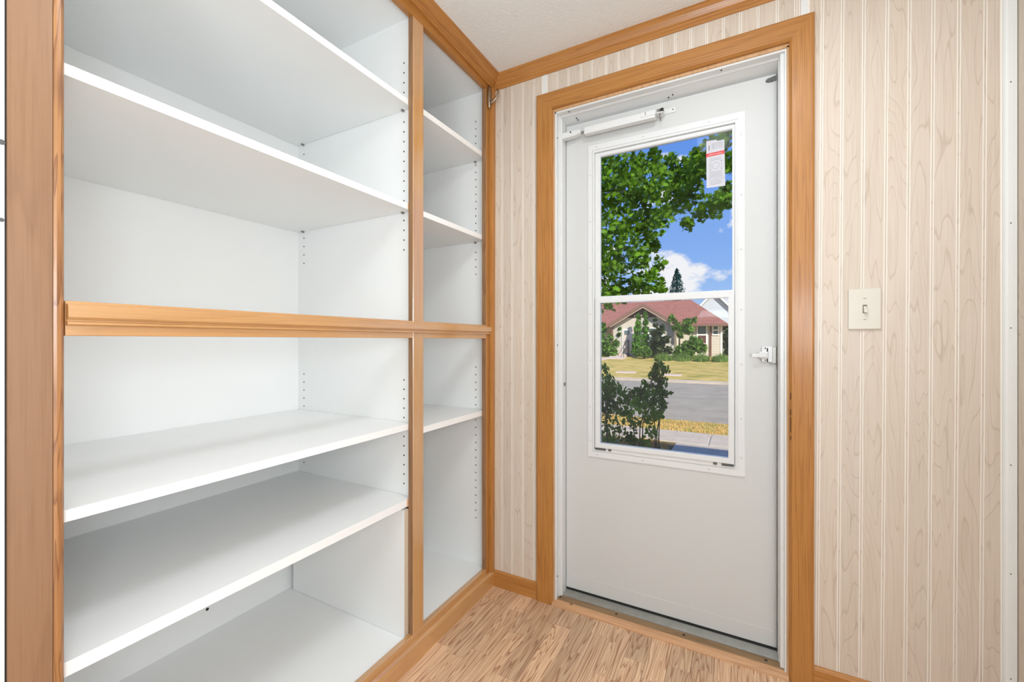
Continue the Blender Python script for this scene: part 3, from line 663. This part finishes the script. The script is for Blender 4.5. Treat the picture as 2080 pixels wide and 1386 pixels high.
MAPLE = np.array([(0, -.5), (.12, -.30), (.42, -.36), (.34, -.10), (.60, .10), (.30, .14), (.26, .34), (.10, .26), (0, .62), (-.10, .26), (-.26, .34), (-.30, .14), (-.60, .10), (-.34, -.10), (-.42, -.36), (-.12, -.30)])
HEART = np.array([(0, -.5), (.25, -.38), (.36, -.08), (.22, .28), (0, .6), (-.22, .28), (-.36, -.08), (-.25, -.38)])
BLADE = np.array([(0, -.5), (.10, -.1), (0, .6), (-.10, -.1)])
TWIG = np.array([(0, -.5), (.22, -.2), (.12, .2), (0, .6), (-.12, .2), (-.22, -.2)])
def leaf_geo(shape, droop=.12):
    v = np.zeros((len(shape)+1, 3)); v[1:, 0] = shape[:, 0]; v[1:, 1] = shape[:, 1]; v[1:, 2] = -droop*np.abs(shape[:, 0])-droop*.6*np.maximum(shape[:, 1], 0)**2
    v[0] = (0, 0, 0)
    n = len(shape); f = [(0, i+1, (i+1) % n+1) for i in range(n)]
    return v, np.array(f)
def rand_rot(r, hang=.5):
    """leaf orientation: random yaw, tip hanging by 'hang'"""
    yaw = r.uniform(0, 2*math.pi); pitch = r.gauss(-hang, .45); roll = r.gauss(0, .5)
    return (Matrix.Rotation(yaw, 3, 'Z') @ Matrix.Rotation(pitch, 3, 'X') @ Matrix.Rotation(roll, 3, 'Y'))
def leaves_obj(name, pts, size, shape, mat, parent, r, hang=.5, individual=0, kind='stuff', leafname='leaf', sv=.3):
    v, f = leaf_geo(shape); n = len(pts)
    if individual:
        me = bpy.data.meshes.new(leafname); me.from_pydata(v.tolist(), [], f.tolist()); me.materials.append(mat)
        base = wpos(parent)
        for p in pts[:individual]:
            o = link(me, leafname, parent); R = rand_rot(r, hang); s = size*r.uniform(1-sv, 1+sv)
            o.matrix_basis = Matrix.Translation(Vector(p)-base) @ R.to_4x4() @ Matrix.Scale(s, 4)
        pts = pts[individual:]
    if not pts: return
    nv = len(v); V = np.empty((len(pts)*nv, 3)); F = np.empty((len(pts)*len(f), 3), int); base = np.array(wpos(parent))
    for i, p in enumerate(pts):
        R = np.array(rand_rot(r, hang)); s = size*r.uniform(1-sv, 1+sv)
        V[i*nv:(i+1)*nv] = v @ R.T * s + np.array(p) - base; F[i*len(f):(i+1)*len(f)] = f+i*nv
    me = bpy.data.meshes.new(name); me.from_pydata(V.tolist(), [], F.tolist()); me.materials.append(mat)
    return link(me, name, parent, kind=kind)
def inpoly(x, y, P):
    c = False; n = len(P)
    for i in range(n):
        x1, y1 = P[i]; x2, y2 = P[(i+1) % n]
        if (y1 > y) != (y2 > y) and x < (x2-x1)*(y-y1)/(y2-y1)+x1: c = not c
    return c

# ---- maple: crown given by its masses in space (crown goes on beyond the window's edges), trunk left of the view
r = random.Random(21)
mtree = empty('maple_tree', (-3.6, 6.3, ZG), 'big leafy green maple filling the upper left of the door window', 'tree')
bm = bmesh.new()
addtube(bm, [(-3.6, 6.3, ZG), (-3.62, 6.3, .6), (-3.5, 6.3, 1.8), (-3.3, 6.25, 3.4), (-3.2, 6.2, 5.2)], [.21, .17, .15, .12, .06], 10); finish(bm, 'trunk', bark, mtree)
# blobs: (px, py, Y, radius m, count)
blobs = []
def blob(px, py, Y, rad, n): blobs.append((at(px, py, Y), rad, n))
for px, py, rad, n in ((1226, 340, .42, 150), (1265, 345, .38, 150), (1232, 410, .42, 170), (1280, 400, .42, 190), (1325, 380, .36, 160), (1368, 372, .30, 120), (1395, 350, .26, 90), (1400, 395, .26, 95),
                       (1425, 430, .17, 40), (1448, 420, .20, 52), (1470, 408, .20, 52), (1478, 385, .14, 26), (1436, 330, .20, 60), (1450, 300, .18, 50), (1470, 285, .16, 40), (1482, 330, .14, 22), (1420, 345, .2, 55), (1412, 318, .13, 26),
                       (1300, 335, .22, 70), (1342, 340, .20, 52), (1330, 316, .12, 22), (1365, 322, .12, 22), (1225, 480, .40, 150), (1270, 470, .36, 140), (1315, 455, .32, 110), (1345, 440, .22, 50), (1372, 425, .24, 60), (1395, 455, .12, 20),
                       (1225, 545, .36, 130), (1262, 530, .30, 95), (1300, 520, .22, 55), (1325, 500, .16, 30), (1338, 535, .13, 20), (1335, 575, .16, 30), (1300, 575, .22, 55), (1265, 590, .26, 80), (1230, 605, .26, 80), (1322, 555, .12, 16), (1310, 598, .14, 22), (1345, 590, .07, 8)):
    blob(px, py, 6.3+r.uniform(-.7, .7), rad, n)
for px, py, rad, n in ((1180, 380, .5, 90), (1170, 480, .5, 90), (1160, 280, .6, 90), (1120, 560, .45, 60), (1300, 280, .4, 40), (1220, 240, .6, 90), (1130, 150, .8, 110), (1260, 150, .6, 60), (1500, 330, .25, 35), (1520, 380, .2, 25), (1490, 255, .22, 40), (1060, 400, .7, 110), (1000, 300, .8, 110)):
    blob(px, py, 6.4+r.uniform(-.7, .7), rad, n)
pts = []
for c, rad, n in blobs:
    for _ in range(int(n*1.75)):
        d = Vector((r.gauss(0, 1), r.gauss(0, 1), r.gauss(0, 1))).normalized()*rad*r.random()**.45
        d.y *= 1.3; pts.append(c+d)
pts.sort(key=lambda p: p.y)
leaves_obj('foliage', [tuple(p) for p in pts], .098, MAPLE, maple_leaf, mtree, r, hang=.9, individual=300)
bm = bmesh.new()
hub = [Vector((-3.5, 6.3, 1.8)), Vector((-3.4, 6.25, 2.6)), Vector((-3.3, 6.25, 3.4))]
for i, (c, rad, n) in enumerate(blobs):
    if rad < .34: continue
    h = hub[min(2, max(0, int((c.z-1.6)/1.0)))]
    mid = (h+c)/2+Vector((r.uniform(-.15, .15), r.uniform(-.2, .2), r.uniform(.05, .3)))
    addtube(bm, [h, mid, c], [.016, .008, .003], 5)
finish(bm, 'branches', bark, mtree)
# low hanging bunch seen above the neighbour's roof
# ---- lilac shrub near the door
r = random.Random(5)
lil = empty('lilac_shrub', tuple(at(1290, 960, 3.55)[:2])+(ZG,), 'dark leafy shrub with bare stems behind the lower pane, left', 'shrub')
lp_ = []
lb = []
for px, py, rad, n in ((1335, 745, .075, 26), (1350, 752, .06, 18), (1330, 765, .08, 30), (1345, 775, .07, 24), (1318, 785, .09, 34), (1338, 795, .09, 34), (1300, 800, .10, 42), (1325, 810, .11, 48), (1352, 800, .05, 10), (1275, 805, .12, 50), (1300, 825, .12, 56),
                       (1330, 828, .10, 46), (1345, 820, .07, 20), (1250, 790, .11, 46), (1232, 775, .10, 44), (1225, 800, .12, 52), (1245, 820, .13, 58), (1225, 840, .13, 50), (1262, 840, .13, 50), (1320, 848, .09, 30), (1340, 845, .05, 12), (1228, 750, .06, 16), (1290, 860, .1, 26), (1255, 870, .11, 26),
                       (1322, 878, .07, 18), (1280, 890, .12, 34), (1240, 895, .13, 40), (1305, 900, .08, 22), (1225, 875, .12, 26), (1200, 800, .2, 60), (1180, 830, .2, 50), (1362, 798, .018, 3)):
    c = at(px, py, 3.55+r.uniform(-.15, .2)); lb.append((c, rad))
    for _ in range(int(n*2.1)):
        d = Vector((r.gauss(0, 1), r.gauss(0, 1), r.gauss(0, 1))).normalized()*rad*r.random()**.45; lp_.append(tuple(c+d))
r.shuffle(lp_)
leaves_obj('foliage', lp_, .050, HEART, lilac_leaf, lil, r, hang=.8, individual=290)
base = [at(px, 985, 3.5) for px in (1238, 1290, 1296, 1302, 1330, 1335, 1342)]
for k, (b0, tops) in enumerate(zip(base, ([(1232, 860), (1228, 780)], [(1288, 880), (1280, 800)], [(1300, 870), (1322, 780), (1335, 745)], [(1306, 860), (1330, 800), (1350, 755)], [(1331, 880), (1328, 840)], [(1334, 880), (1345, 820)], [(1338, 890), (1340, 850)]))):
    bm = bmesh.new(); p = [Vector((b0.x, b0.y, ZG))]+[at(x, y, 3.55) for x, y in tops]
    addtube(bm, p, [.009]+[.007-.002*i for i in range(len(tops))], 6); finish(bm, 'stem', bark, lil)
# garden litter: dry grass tuft and low green weeds near the shrub
def tuft(name, label, cat, c, rx, ry, n, h, mat, seed, group=None):
    rr = random.Random(seed); base = Vector(c); v = []; f = []
    for i in range(n):
        a = rr.uniform(0, 6.283); q = rr.random()**.5; x = q*math.cos(a)*rx; y = q*math.sin(a)*ry
        hh = h*rr.uniform(.5, 1.1)*(1.15-q*.6); la = rr.uniform(0, 6.283); lean = rr.uniform(.1, .7)*hh; w_ = .012+.012*h
        ca, sa = math.cos(la), math.sin(la); i0 = len(v)
        v += [(x-sa*w_, y+ca*w_, -.03), (x+sa*w_, y-ca*w_, -.03), (x+ca*lean*.4+sa*w_*.6, y+sa*lean*.4-ca*w_*.6, hh*.6), (x+ca*lean*.4-sa*w_*.6, y+sa*lean*.4+ca*w_*.6, hh*.6), (x+ca*lean, y+sa*lean, hh)]
        f += [(i0, i0+1, i0+2, i0+3), (i0+3, i0+2, i0+4)]
    me = bpy.data.meshes.new(name); me.from_pydata(v, [], f); me.materials.append(mat)
    o = link(me, name); o.location = base; tag(o, label, cat, group, 'stuff'); return o
c = at(1350, 905, 5.2); tuft('dry_grass', 'tan dried grass patch beside the concrete walk', 'grass', (-.40, 5.15, ZG), .38, .42, 520, .09, dry_leaf, 2)
tuft('low_weeds', 'low dark weeds under the shrub by the door', 'grass', (at(1262, 905, 3.9).x, 3.9, ZG), .75, .6, 700, .22, grass_leaf, 4)
tuft('verge_grass', 'short grass on the verge', 'grass', (-1, 7.05, ZG), 5, .5, 2600, .06, stripm, 6)

# ---- house across the street
HY = 31.0
house = empty('bungalow', (-4.5, HY, -.3), 'cream bungalow with dusty red roof and gabled porch across the street', 'house')
def siding_mat(name, col, pitch=.17):
    m, nt, b = new_mat(name); N = nt.nodes; L = nt.links; tc = N.new('ShaderNodeTexCoord'); sp = N.new('ShaderNodeSeparateXYZ'); L.new(tc.outputs['Object'], sp.inputs[0])
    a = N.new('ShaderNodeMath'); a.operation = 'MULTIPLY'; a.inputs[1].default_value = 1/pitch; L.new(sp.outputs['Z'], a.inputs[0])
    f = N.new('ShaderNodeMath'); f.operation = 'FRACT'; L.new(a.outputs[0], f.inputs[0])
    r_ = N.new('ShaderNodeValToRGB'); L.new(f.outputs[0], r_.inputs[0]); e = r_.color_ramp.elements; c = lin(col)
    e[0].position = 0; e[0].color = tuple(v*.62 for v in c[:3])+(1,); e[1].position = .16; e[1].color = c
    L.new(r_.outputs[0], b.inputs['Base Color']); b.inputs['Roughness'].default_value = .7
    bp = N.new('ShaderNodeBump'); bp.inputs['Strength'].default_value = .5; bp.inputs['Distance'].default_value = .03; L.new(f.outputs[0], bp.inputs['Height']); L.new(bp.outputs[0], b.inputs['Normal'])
    return m
def shingle_mat(name, c1, c2, dark, pitch=.085):
    m, nt, b = new_mat(name); N = nt.nodes; L = nt.links; tc = N.new('ShaderNodeTexCoord'); sp = N.new('ShaderNodeSeparateXYZ'); L.new(tc.outputs['Object'], sp.inputs[0])
    a = N.new('ShaderNodeMath'); a.operation = 'MULTIPLY'; a.inputs[1].default_value = 1/pitch; L.new(sp.outputs['Z'], a.inputs[0])
    fl_ = N.new('ShaderNodeMath'); fl_.operation = 'FLOOR'; L.new(a.outputs[0], fl_.inputs[0])
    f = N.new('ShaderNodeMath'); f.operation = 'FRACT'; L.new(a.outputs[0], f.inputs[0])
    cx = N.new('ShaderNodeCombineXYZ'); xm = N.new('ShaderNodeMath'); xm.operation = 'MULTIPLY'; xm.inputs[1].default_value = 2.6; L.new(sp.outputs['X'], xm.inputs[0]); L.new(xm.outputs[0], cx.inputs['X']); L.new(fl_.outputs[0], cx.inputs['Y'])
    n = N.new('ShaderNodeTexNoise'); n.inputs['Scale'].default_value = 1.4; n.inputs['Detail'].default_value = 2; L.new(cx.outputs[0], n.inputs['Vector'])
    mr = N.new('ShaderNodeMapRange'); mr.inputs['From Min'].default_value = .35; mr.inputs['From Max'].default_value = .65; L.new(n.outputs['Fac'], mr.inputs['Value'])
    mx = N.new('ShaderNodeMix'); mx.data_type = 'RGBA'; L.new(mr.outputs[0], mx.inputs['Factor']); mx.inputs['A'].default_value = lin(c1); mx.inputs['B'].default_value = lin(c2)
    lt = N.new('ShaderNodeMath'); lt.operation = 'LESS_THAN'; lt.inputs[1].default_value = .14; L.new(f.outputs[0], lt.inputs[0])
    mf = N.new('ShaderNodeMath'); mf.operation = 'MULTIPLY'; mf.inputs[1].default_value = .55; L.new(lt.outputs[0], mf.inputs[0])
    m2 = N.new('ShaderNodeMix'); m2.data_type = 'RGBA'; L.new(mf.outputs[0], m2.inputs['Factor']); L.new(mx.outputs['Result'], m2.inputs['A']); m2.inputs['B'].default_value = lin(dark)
    L.new(m2.outputs['Result'], b.inputs['Base Color']); b.inputs['Roughness'].default_value = .95; b.inputs['Specular IOR Level'].default_value = .15; return m
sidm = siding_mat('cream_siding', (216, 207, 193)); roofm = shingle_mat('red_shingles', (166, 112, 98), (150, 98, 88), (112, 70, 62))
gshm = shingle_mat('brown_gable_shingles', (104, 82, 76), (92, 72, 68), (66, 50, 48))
trimw = plain('white_house_trim', (244, 240, 234), .5); fasc = plain('brown_fascia', (134, 100, 86), .6); glassd = plain('dark_house_glass', (92, 112, 112), .15, spec=.8)
curt = plain('dark_red_curtain', (104, 66, 66), .7); downm = plain('brown_downpipe', (124, 78, 66), .5); stepm = plain('pink_concrete_step', (206, 186, 174), .8, noise=.06)
hd = plain('pale_house_door', (226, 208, 192), .6)
def P(px, py, Y=HY): return at(px, py, Y)
xr = P(1466, 690).x; xl_ = P(1362, 690).x; ze = P(1440, 655.5).z; zb = -.5
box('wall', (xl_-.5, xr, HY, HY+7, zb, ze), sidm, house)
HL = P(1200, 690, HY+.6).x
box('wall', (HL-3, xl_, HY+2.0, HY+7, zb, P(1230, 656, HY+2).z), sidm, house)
# porch block projecting towards the street
PY = HY-1.6
pxl, pxr = P(1243.6, 690, PY).x, P(1369, 690, PY).x
zpe = P(1300, 645, PY).z
# gable over the porch
pk = P(1305.6, 616.5, PY-.45); fl = P(1231.5, 661.5, PY-.45); frr = P(1381, 660.5, PY-.45)
sl_l = (pk.z-fl.z)/(pk.x-fl.x); sl_r = (pk.z-frr.z)/(frr.x-pk.x)
t_ = .16
zpw = min(zpe, pk.z-(pk.x-pxl)*sl_l-t_-.02, pk.z-(pxr-pk.x)*sl_r-t_-.02)
box('porch_wall', (pxl, pxr, PY, HY+2.2, zb, zpw), sidm, house)
bm = bmesh.new()
gw0 = (pxl+.55, zpe); gw1 = (pxr-.5, zpe)
zl = pk.z-(pk.x-pxl)*sl_l-t_; 
addprism(bm, [(pxl, PY+.02, zpw), (pxr, PY+.02, zpw), (pxr, PY+.02, pk.z-(pxr-pk.x)*sl_r-t_), (pk.x, PY+.02, pk.z-t_-.02), (pxl, PY+.02, zl)], [(pxl, PY+.3, zpw), (pxr, PY+.3, zpw), (pxr, PY+.3, pk.z-(pxr-pk.x)*sl_r-t_), (pk.x, PY+.3, pk.z-t_-.02), (pxl, PY+.3, zl)])
finish(bm, 'gable_siding', sidm, house)
gb = P(1305, 645, PY).z
bm = bmesh.new(); ga = [(pk.x-(pk.z-t_-gb)/sl_l+.05, gb), (pk.x+(pk.z-t_-gb)/sl_r-.05, gb), (pk.x, pk.z-t_-.03)]
addprism(bm, [(x, PY-.03, z) for x, z in ga], [(x, PY+.02, z) for x, z in ga]); finish(bm, 'gable_shingles', gshm, house)
bm = bmesh.new()
YE = HY+4.5
addprism(bm, [(fl.x, PY-.45, fl.z), (pk.x, PY-.45, pk.z), (pk.x, PY-.45, pk.z-t_), (fl.x, PY-.45, fl.z-t_)], [(fl.x, YE, fl.z), (pk.x, YE, pk.z), (pk.x, YE, pk.z-t_), (fl.x, YE, fl.z-t_)])
addprism(bm, [(frr.x, PY-.45, frr.z), (pk.x, PY-.45, pk.z), (pk.x, PY-.45, pk.z-t_), (frr.x, PY-.45, frr.z-t_)], [(frr.x, YE, frr.z), (pk.x, YE, pk.z), (pk.x, YE, pk.z-t_), (frr.x, YE, frr.z-t_)])
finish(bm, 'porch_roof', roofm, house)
bm = bmesh.new()
for q, s in ((fl, 1), (frr, -1)):
    addprism(bm, [(q.x, PY-.49, q.z+.03), (pk.x, PY-.49, pk.z+.03), (pk.x, PY-.49, pk.z-.20), (q.x, PY-.49, q.z-.20)], [(q.x, PY-.45, q.z+.03), (pk.x, PY-.45, pk.z+.03), (pk.x, PY-.45, pk.z-.20), (q.x, PY-.45, q.z-.20)])
finish(bm, 'bargeboard', fasc, house)
bm = bmesh.new()
for q in (fl, frr):
    k = .90; a = Vector((pk.x+(q.x-pk.x)*k, 0, pk.z+(q.z-pk.z)*k-.23)); c_ = Vector((pk.x, 0, pk.z-.23))
    addprism(bm, [(a.x, PY-.47, a.z), (c_.x, PY-.47, c_.z), (c_.x, PY-.47, c_.z-.09), (a.x, PY-.47, a.z-.09)], [(a.x, PY-.44, a.z), (c_.x, PY-.44, c_.z), (c_.x, PY-.44, c_.z-.09), (a.x, PY-.44, a.z-.09)])
finish(bm, 'light_barge_strip', plain('tan_barge', (178, 150, 132), .6), house)
for px in (1277, 1289, 1303, 1316, 1336):
    q = P(px, 641.5, PY-.04)
    bm = bmesh.new(); bmesh.ops.create_icosphere(bm, subdivisions=1, radius=.07)
    bmesh.ops.translate(bm, verts=bm.verts, vec=q); finish(bm, 'gable_knob', plain('cream_knob', (222, 200, 170), .5) if px == 1277 else bpy.data.materials['cream_knob'], house)
# main hip roof
e0 = P(1190, 661, HY-.5); e1 = P(1478, 657, HY-.5); rt0 = P(1288, 607, HY+3.4); rt1 = P(1404, 609.5, HY+3.4)
bm = bmesh.new()
A = [(e0.x-3, HY-.5, e1.z), (e1.x, HY-.5, e1.z), (e1.x, HY+7.3, e1.z), (e0.x-3, HY+7.3, e1.z)]
B = [(rt0.x-4, HY+3.4, rt1.z), (rt1.x, HY+3.4, rt1.z)]
v = [bm.verts.new(p) for p in A+B]+[bm.verts.new((p[0], p[1], p[2]-.14)) for p in A]
for f in ((0, 1, 5, 4), (1, 2, 5), (2, 3, 4, 5), (3, 0, 4), (6, 7, 1, 0), (7, 8, 2, 1), (8, 9, 3, 2), (9, 6, 0, 3), (9, 8, 7, 6)): bm.faces.new([v[i] for i in f])
bmesh.ops.recalc_face_normals(bm, faces=bm.faces[:])
mr_ = finish(bm, 'main_roof', roofm, house)
boxes('gutter', [(P(1376, 650).x, e1.x, HY-.62, HY-.5, e1.z-.16, e1.z-.03)], fasc, house)
boxes('corner_board', [(xr-.08, xr+.02, HY-.03, HY+.02, zb, ze)], trimw, house)
q0, q1 = P(1442.2, 655, HY-.1), P(1445.2, 655, HY-.1); box('downpipe', (q0.x, q1.x, HY-.12, HY-.03, zb, ze), downm, house)
q0 = P(1243, 655, PY-.1); box('downpipe', (q0.x-.03, q0.x+.06, PY-.1, PY-.02, -.2, q0.z-.1), downm, house)
def hwindow(x0, x1, y0, y1, Y, low=None, name='window'):
    a, b = P(x0, y0, Y), P(x1, y1, Y); bm = bmesh.new(); t = .09
    slab_around(bm, Y-.06, Y, a.x, b.x, b.z, a.z, a.x+t, b.x-t, b.z+t, a.z-t); 
    zm = (a.z+b.z)/2; addbox(bm, a.x+t, b.x-t, Y-.05, Y, zm-.05, zm+.05)
    w_ = finish(bm, name, trimw, house)
    box('pane', (a.x+t, b.x-t, Y-.02, Y-.005, zm+.05, a.z-t), glassd, w_); box('pane', (a.x+t, b.x-t, Y-.02, Y-.005, b.z+t, zm-.05), low or glassd, w_)
hwindow(1415, 1437, 660.5, 700.5, HY, curt); hwindow(1446.5, 1461, 660.5, 681.5, HY)
hwindow(1316, 1348, 665.5, 700, PY); hwindow(1221, 1232, 664, 700, HY+2.0)
# door, steps, railing
a, b = P(1264, 669.5, PY), P(1283, 718, PY)
hdr = box('door', (a.x, b.x, PY-.06, PY, b.z, a.z), trimw, house)
box('door_panel', (a.x+.09, b.x-.09, PY-.08, PY-.05, b.z+.05, a.z-.08), hd, hdr)
a2, b2 = P(1269, 671.5, PY), P(1278.5, 680.5, PY); box('door_pane', (a2.x, b2.x, PY-.095, PY-.075, b2.z, a2.z), glassd, hdr)
sx0, sx1 = P(1252, 720, PY).x, P(1277, 720, PY).x
zt = b.z
zbt = hz(PY-1.6)
for k in range(5):
    z1 = zt-(k)*(zt-zbt)/5; box('step', (sx0-.12*k*.4, sx1+.02*k, PY-.35*(k+1), PY-.35*k, zbt-.1, z1-.02), stepm, house, bev=.02)
bm = bmesh.new()
xr_ = sx1+.02
tp_ = [(xr_, PY-.1, zt+.95), (xr_, PY-.35, zt+.95), (xr_+.03, PY-1.7, zbt+.85)]
addtube(bm, tp_, .025, 6)
for p in tp_: addtube(bm, [p, (p[0], p[1], zbt)], .02, 6)
addtube(bm, [(xr_, PY-.35, zt+.5), (xr_+.03, PY-1.7, zbt+.42)], .018, 6); finish(bm, 'handrail', black, house)
# path and stepping stones on the far lawn
def slab_on_lawn(x0, x1, y0, y1): 
    k = (y0+y1)/2; return (x0, x1, y0, y1, hz(k)-.05, hz(k)+.03)
pth = tag(empty('garden_path', (-8, 28, 0)), 'pinkish concrete path leading to the bungalow steps', kind='structure')
for i in range(6):
    t = i/5; y1 = PY-1.8-1.25*i; cx_ = (sx0+sx1)/2-.95*i
    box('paving_slab', (cx_-.75, cx_+.75, y1-1.2, y1, hz(y1-.6)-.1, hz(y1-.6)+.045), stepm, pth, bev=.02)
for (a_, b_, y_, lab) in ((1253, 1291, 757, 'white flat stone slab on the far lawn near the path'), (1340, 1384, 762.5, 'white flat stone slab on the far lawn, middle of the view')):
    Yg = 16.6+ (777-y_)*.35
    for _ in range(20):
        p = at((a_+b_)/2, y_, Yg); Yg += (p.z-hz(Yg))*4
    p0, p1 = at(a_, y_, Yg), at(b_, y_, Yg)
    tag(box('stone_slab', (p0.x, p1.x, Yg-.30, Yg+.30, hz(Yg)-.05, hz(Yg)+.035), stepm, bev=.02), lab, 'slab')

# ---- vegetation at the bungalow
def bush(name, label, blobs_, Y, size, shape, mat, seed, group=None, dy=.5, hang=.3, trunk=None, cat='shrub', part='foliage'):
    rr = random.Random(seed); c0 = at(blobs_[0][0], 720, Y)
    e_ = empty(name, (c0.x, Y, hz(Y)), label, cat, group); pts = []
    for px, py, rpx, n in blobs_:
        c = at(px, py, Y); rad = rpx*(Y-CAM.y)/1.05/FPX
        for _ in range(n):
            d = Vector((rr.gauss(0, 1), rr.gauss(0, 1)*dy*1.5, rr.gauss(0, 1))).normalized()*rad*rr.random()**.4; pts.append(tuple(c+d))
    leaves_obj(part, pts, size, shape, mat, e_, rr, hang=hang)
    bm = bmesh.new(); top = at(*(trunk or (blobs_[0][0], blobs_[0][1])), Y); addtube(bm, [(top.x, Y, hz(Y)-.1), tuple(top)], [.09, .03], 6); finish(bm, 'trunk', bark, e_)
    return e_
VY = 28.4
bush('arborvitae', 'tall pointed arborvitae nearest the bungalow door', [(1292, 712, 11, 300), (1293, 700, 10, 300), (1294, 685, 9, 280), (1295, 670, 8, 220), (1296, 657, 6, 150), (1297, 646, 4.2, 80), (1297, 640, 2.5, 40)], VY, .22, TWIG, cedar_leaf, 1, 'arborvitae beside the porch', hang=-.9)
bush('arborvitae', 'pointed arborvitae touching the first one on its right', [(1310, 700, 9, 260), (1311, 685, 8, 240), (1311, 670, 7, 200), (1311, 656, 5.5, 130), (1311, 645, 4, 80), (1310, 637, 2.4, 40)], VY+.3, .22, TWIG, cedar_leaf, 2, 'arborvitae beside the porch', hang=-.9)
bush('round_shrub', 'round clipped green shrub at the foot of the arborvitae', [(1308, 714, 12, 420), (1302, 716, 9, 160), (1316, 716, 9, 160)], VY-1.2, .18, TWIG, sumac_leaf, 3, hang=-.5)
bush('dark_shrub', 'dark spiky shrub in front of the porch window', [(1335, 712, 16, 330), (1337, 695, 15, 260), (1332, 678, 9, 110), (1343, 672, 7, 70), (1332, 662, 4, 36), (1331, 650, 3, 24), (1345, 662, 3, 16), (1352, 690, 9, 90), (1358, 712, 8, 80)], VY-.3, .26, HEART, dark_leaf, 4, hang=.2)
bush('sumac', 'tall sumac rising to the eave at the porch corner', [(1366, 650, 9, 70), (1375, 664, 9, 80), (1382, 680, 7, 40), (1396, 655, 9, 80), (1400, 670, 9, 80), (1410, 650, 5, 24), (1388, 668, 8, 50)], VY+.6, .34, BLADE*np.array([2.4, 1]), sumac_leaf, 5, hang=.5, trunk=(1380, 660))
bush('sumac', 'low spreading sumac under the bungalow window', [(1385, 712, 12, 190), (1400, 705, 14, 240), (1415, 700, 13, 200), (1424, 708, 10, 120), (1408, 690, 8, 80), (1376, 720, 9, 100), (1398, 722, 12, 150)], VY-.3, .34, BLADE*np.array([2.4, 1]), sumac_leaf, 6, hang=.5)
bush('foundation_shrub', 'loose green shrub left of the porch steps', [(1236, 710, 13, 260), (1228, 700, 12, 200), (1252, 698, 7, 110), (1246, 715, 8, 150), (1240, 686, 6, 70), (1222, 722, 12, 150), (1242, 728, 10, 130)], VY, .26, HEART, sumac_leaf, 7)
bush('climbing_shrub', 'thin shrub against the left wing of the bungalow', [(1225, 670, 7, 70), (1224, 660, 6, 60), (1258, 680, 4, 40), (1259, 668, 3, 24), (1222, 684, 7, 60)], VY+1, .24, HEART, cedar_leaf, 8)
bush('hedge', 'dark tall hedge beyond the bungalow corner', [(1476, 668, 8, 90), (1478, 685, 9, 120), (1478, 702, 9, 120), (1480, 718, 9, 120), (1492, 690, 16, 160)], HY+2, .3, HEART, dark_leaf, 9)
for i, (a_, b_) in enumerate(((1330, 1372), (1372, 1408), (1408, 1444), (1444, 1484))):
    p0 = at(a_, 730, VY-1.6); p1 = at(b_, 730, VY-1.6)
    tuft('tall_grass', ['tall green grass below the dark spiky shrub', 'tall green grass below the low sumac', 'tall green grass below the bungalow window', 'tall green grass at the bungalow corner'][i], 'grass', ((p0.x+p1.x)/2, VY-1.9, hz(VY-1.6)), (p1.x-p0.x)/2*.92, .9, 620, .52, grass_leaf, 30+i, 'tall grass along the bungalow')
# spruce
r = random.Random(9); SYY = 75.0
p0 = at(1375, 640, SYY); tp = at(1373.5, 546, SYY)
sp = empty('spruce', (p0.x, SYY, .2), 'blue-green spruce standing alone against the clouds', 'tree'); pts = []
H_ = tp.z-.2
for i in range(3600):
    t = r.random()**.75; z = tp.z-t*H_*.72; rad = .12+3.1*t**.85*(.88+.12*math.sin(t*60)); a = r.uniform(0, 6.283); q = r.random()**.5
    pts.append((p0.x+math.cos(a)*rad*q, SYY+math.sin(a)*rad*q, z-q*rad*.22))
leaves_obj('foliage', pts, .36, TWIG, spruce_leaf, sp, r, hang=.5)
bm = bmesh.new(); addtube(bm, [(p0.x, SYY, .1), (p0.x, SYY, tp.z)], [.3, .03], 8); finish(bm, 'trunk', bark, sp)
# neighbour's pale gabled house behind, right
NY = 46.0
nb = empty('neighbor_house', (3, NY, 0), 'tall pale blue-grey gabled house behind the bungalow roof', 'house')
ns = siding_mat('pale_blue_siding', (206, 212, 222), .2)
ga = at(1424, 650, NY); gp = at(1451, 596, NY); gr = at(1483, 634, NY)
slp = (gp.z-at(1424, 623.5, NY).z)/(gp.x-at(1424, 0, NY).x)
hw = 3.6
bm = bmesh.new(); z0n = gp.z-hw*slp
addprism(bm, [(gp.x-hw, NY, 0), (gp.x+hw, NY, 0), (gp.x+hw, NY, z0n), (gp.x, NY, gp.z), (gp.x-hw, NY, z0n)], [(gp.x-hw, NY+8, 0), (gp.x+hw, NY+8, 0), (gp.x+hw, NY+8, z0n), (gp.x, NY+8, gp.z), (gp.x-hw, NY+8, z0n)])
finish(bm, 'gable_wall', ns, nb)
bm = bmesh.new()
for s in (-1, 1):
    a = [(gp.x+s*(hw+.4), NY-.3, z0n-.4*slp), (gp.x, NY-.3, gp.z+.05), (gp.x, NY-.3, gp.z+.3), (gp.x+s*(hw+.4), NY-.3, z0n-.4*slp+.25)]
    addprism(bm, a, [(x, NY+8.2, z) for x, y, z in a])
finish(bm, 'roof', plain('slate_blue_roof', (128, 140, 158), .8), nb)
bm = bmesh.new()
for s in (-1, 1):
    a = [(gp.x+s*(hw+.42), NY-.36, z0n-.4*slp-.05), (gp.x, NY-.36, gp.z), (gp.x, NY-.36, gp.z+.28), (gp.x+s*(hw+.42), NY-.36, z0n-.4*slp+.22)]
    addprism(bm, a, [(x, NY-.3, z) for x, y, z in a])
finish(bm, 'barge_trim', trimw, nb)
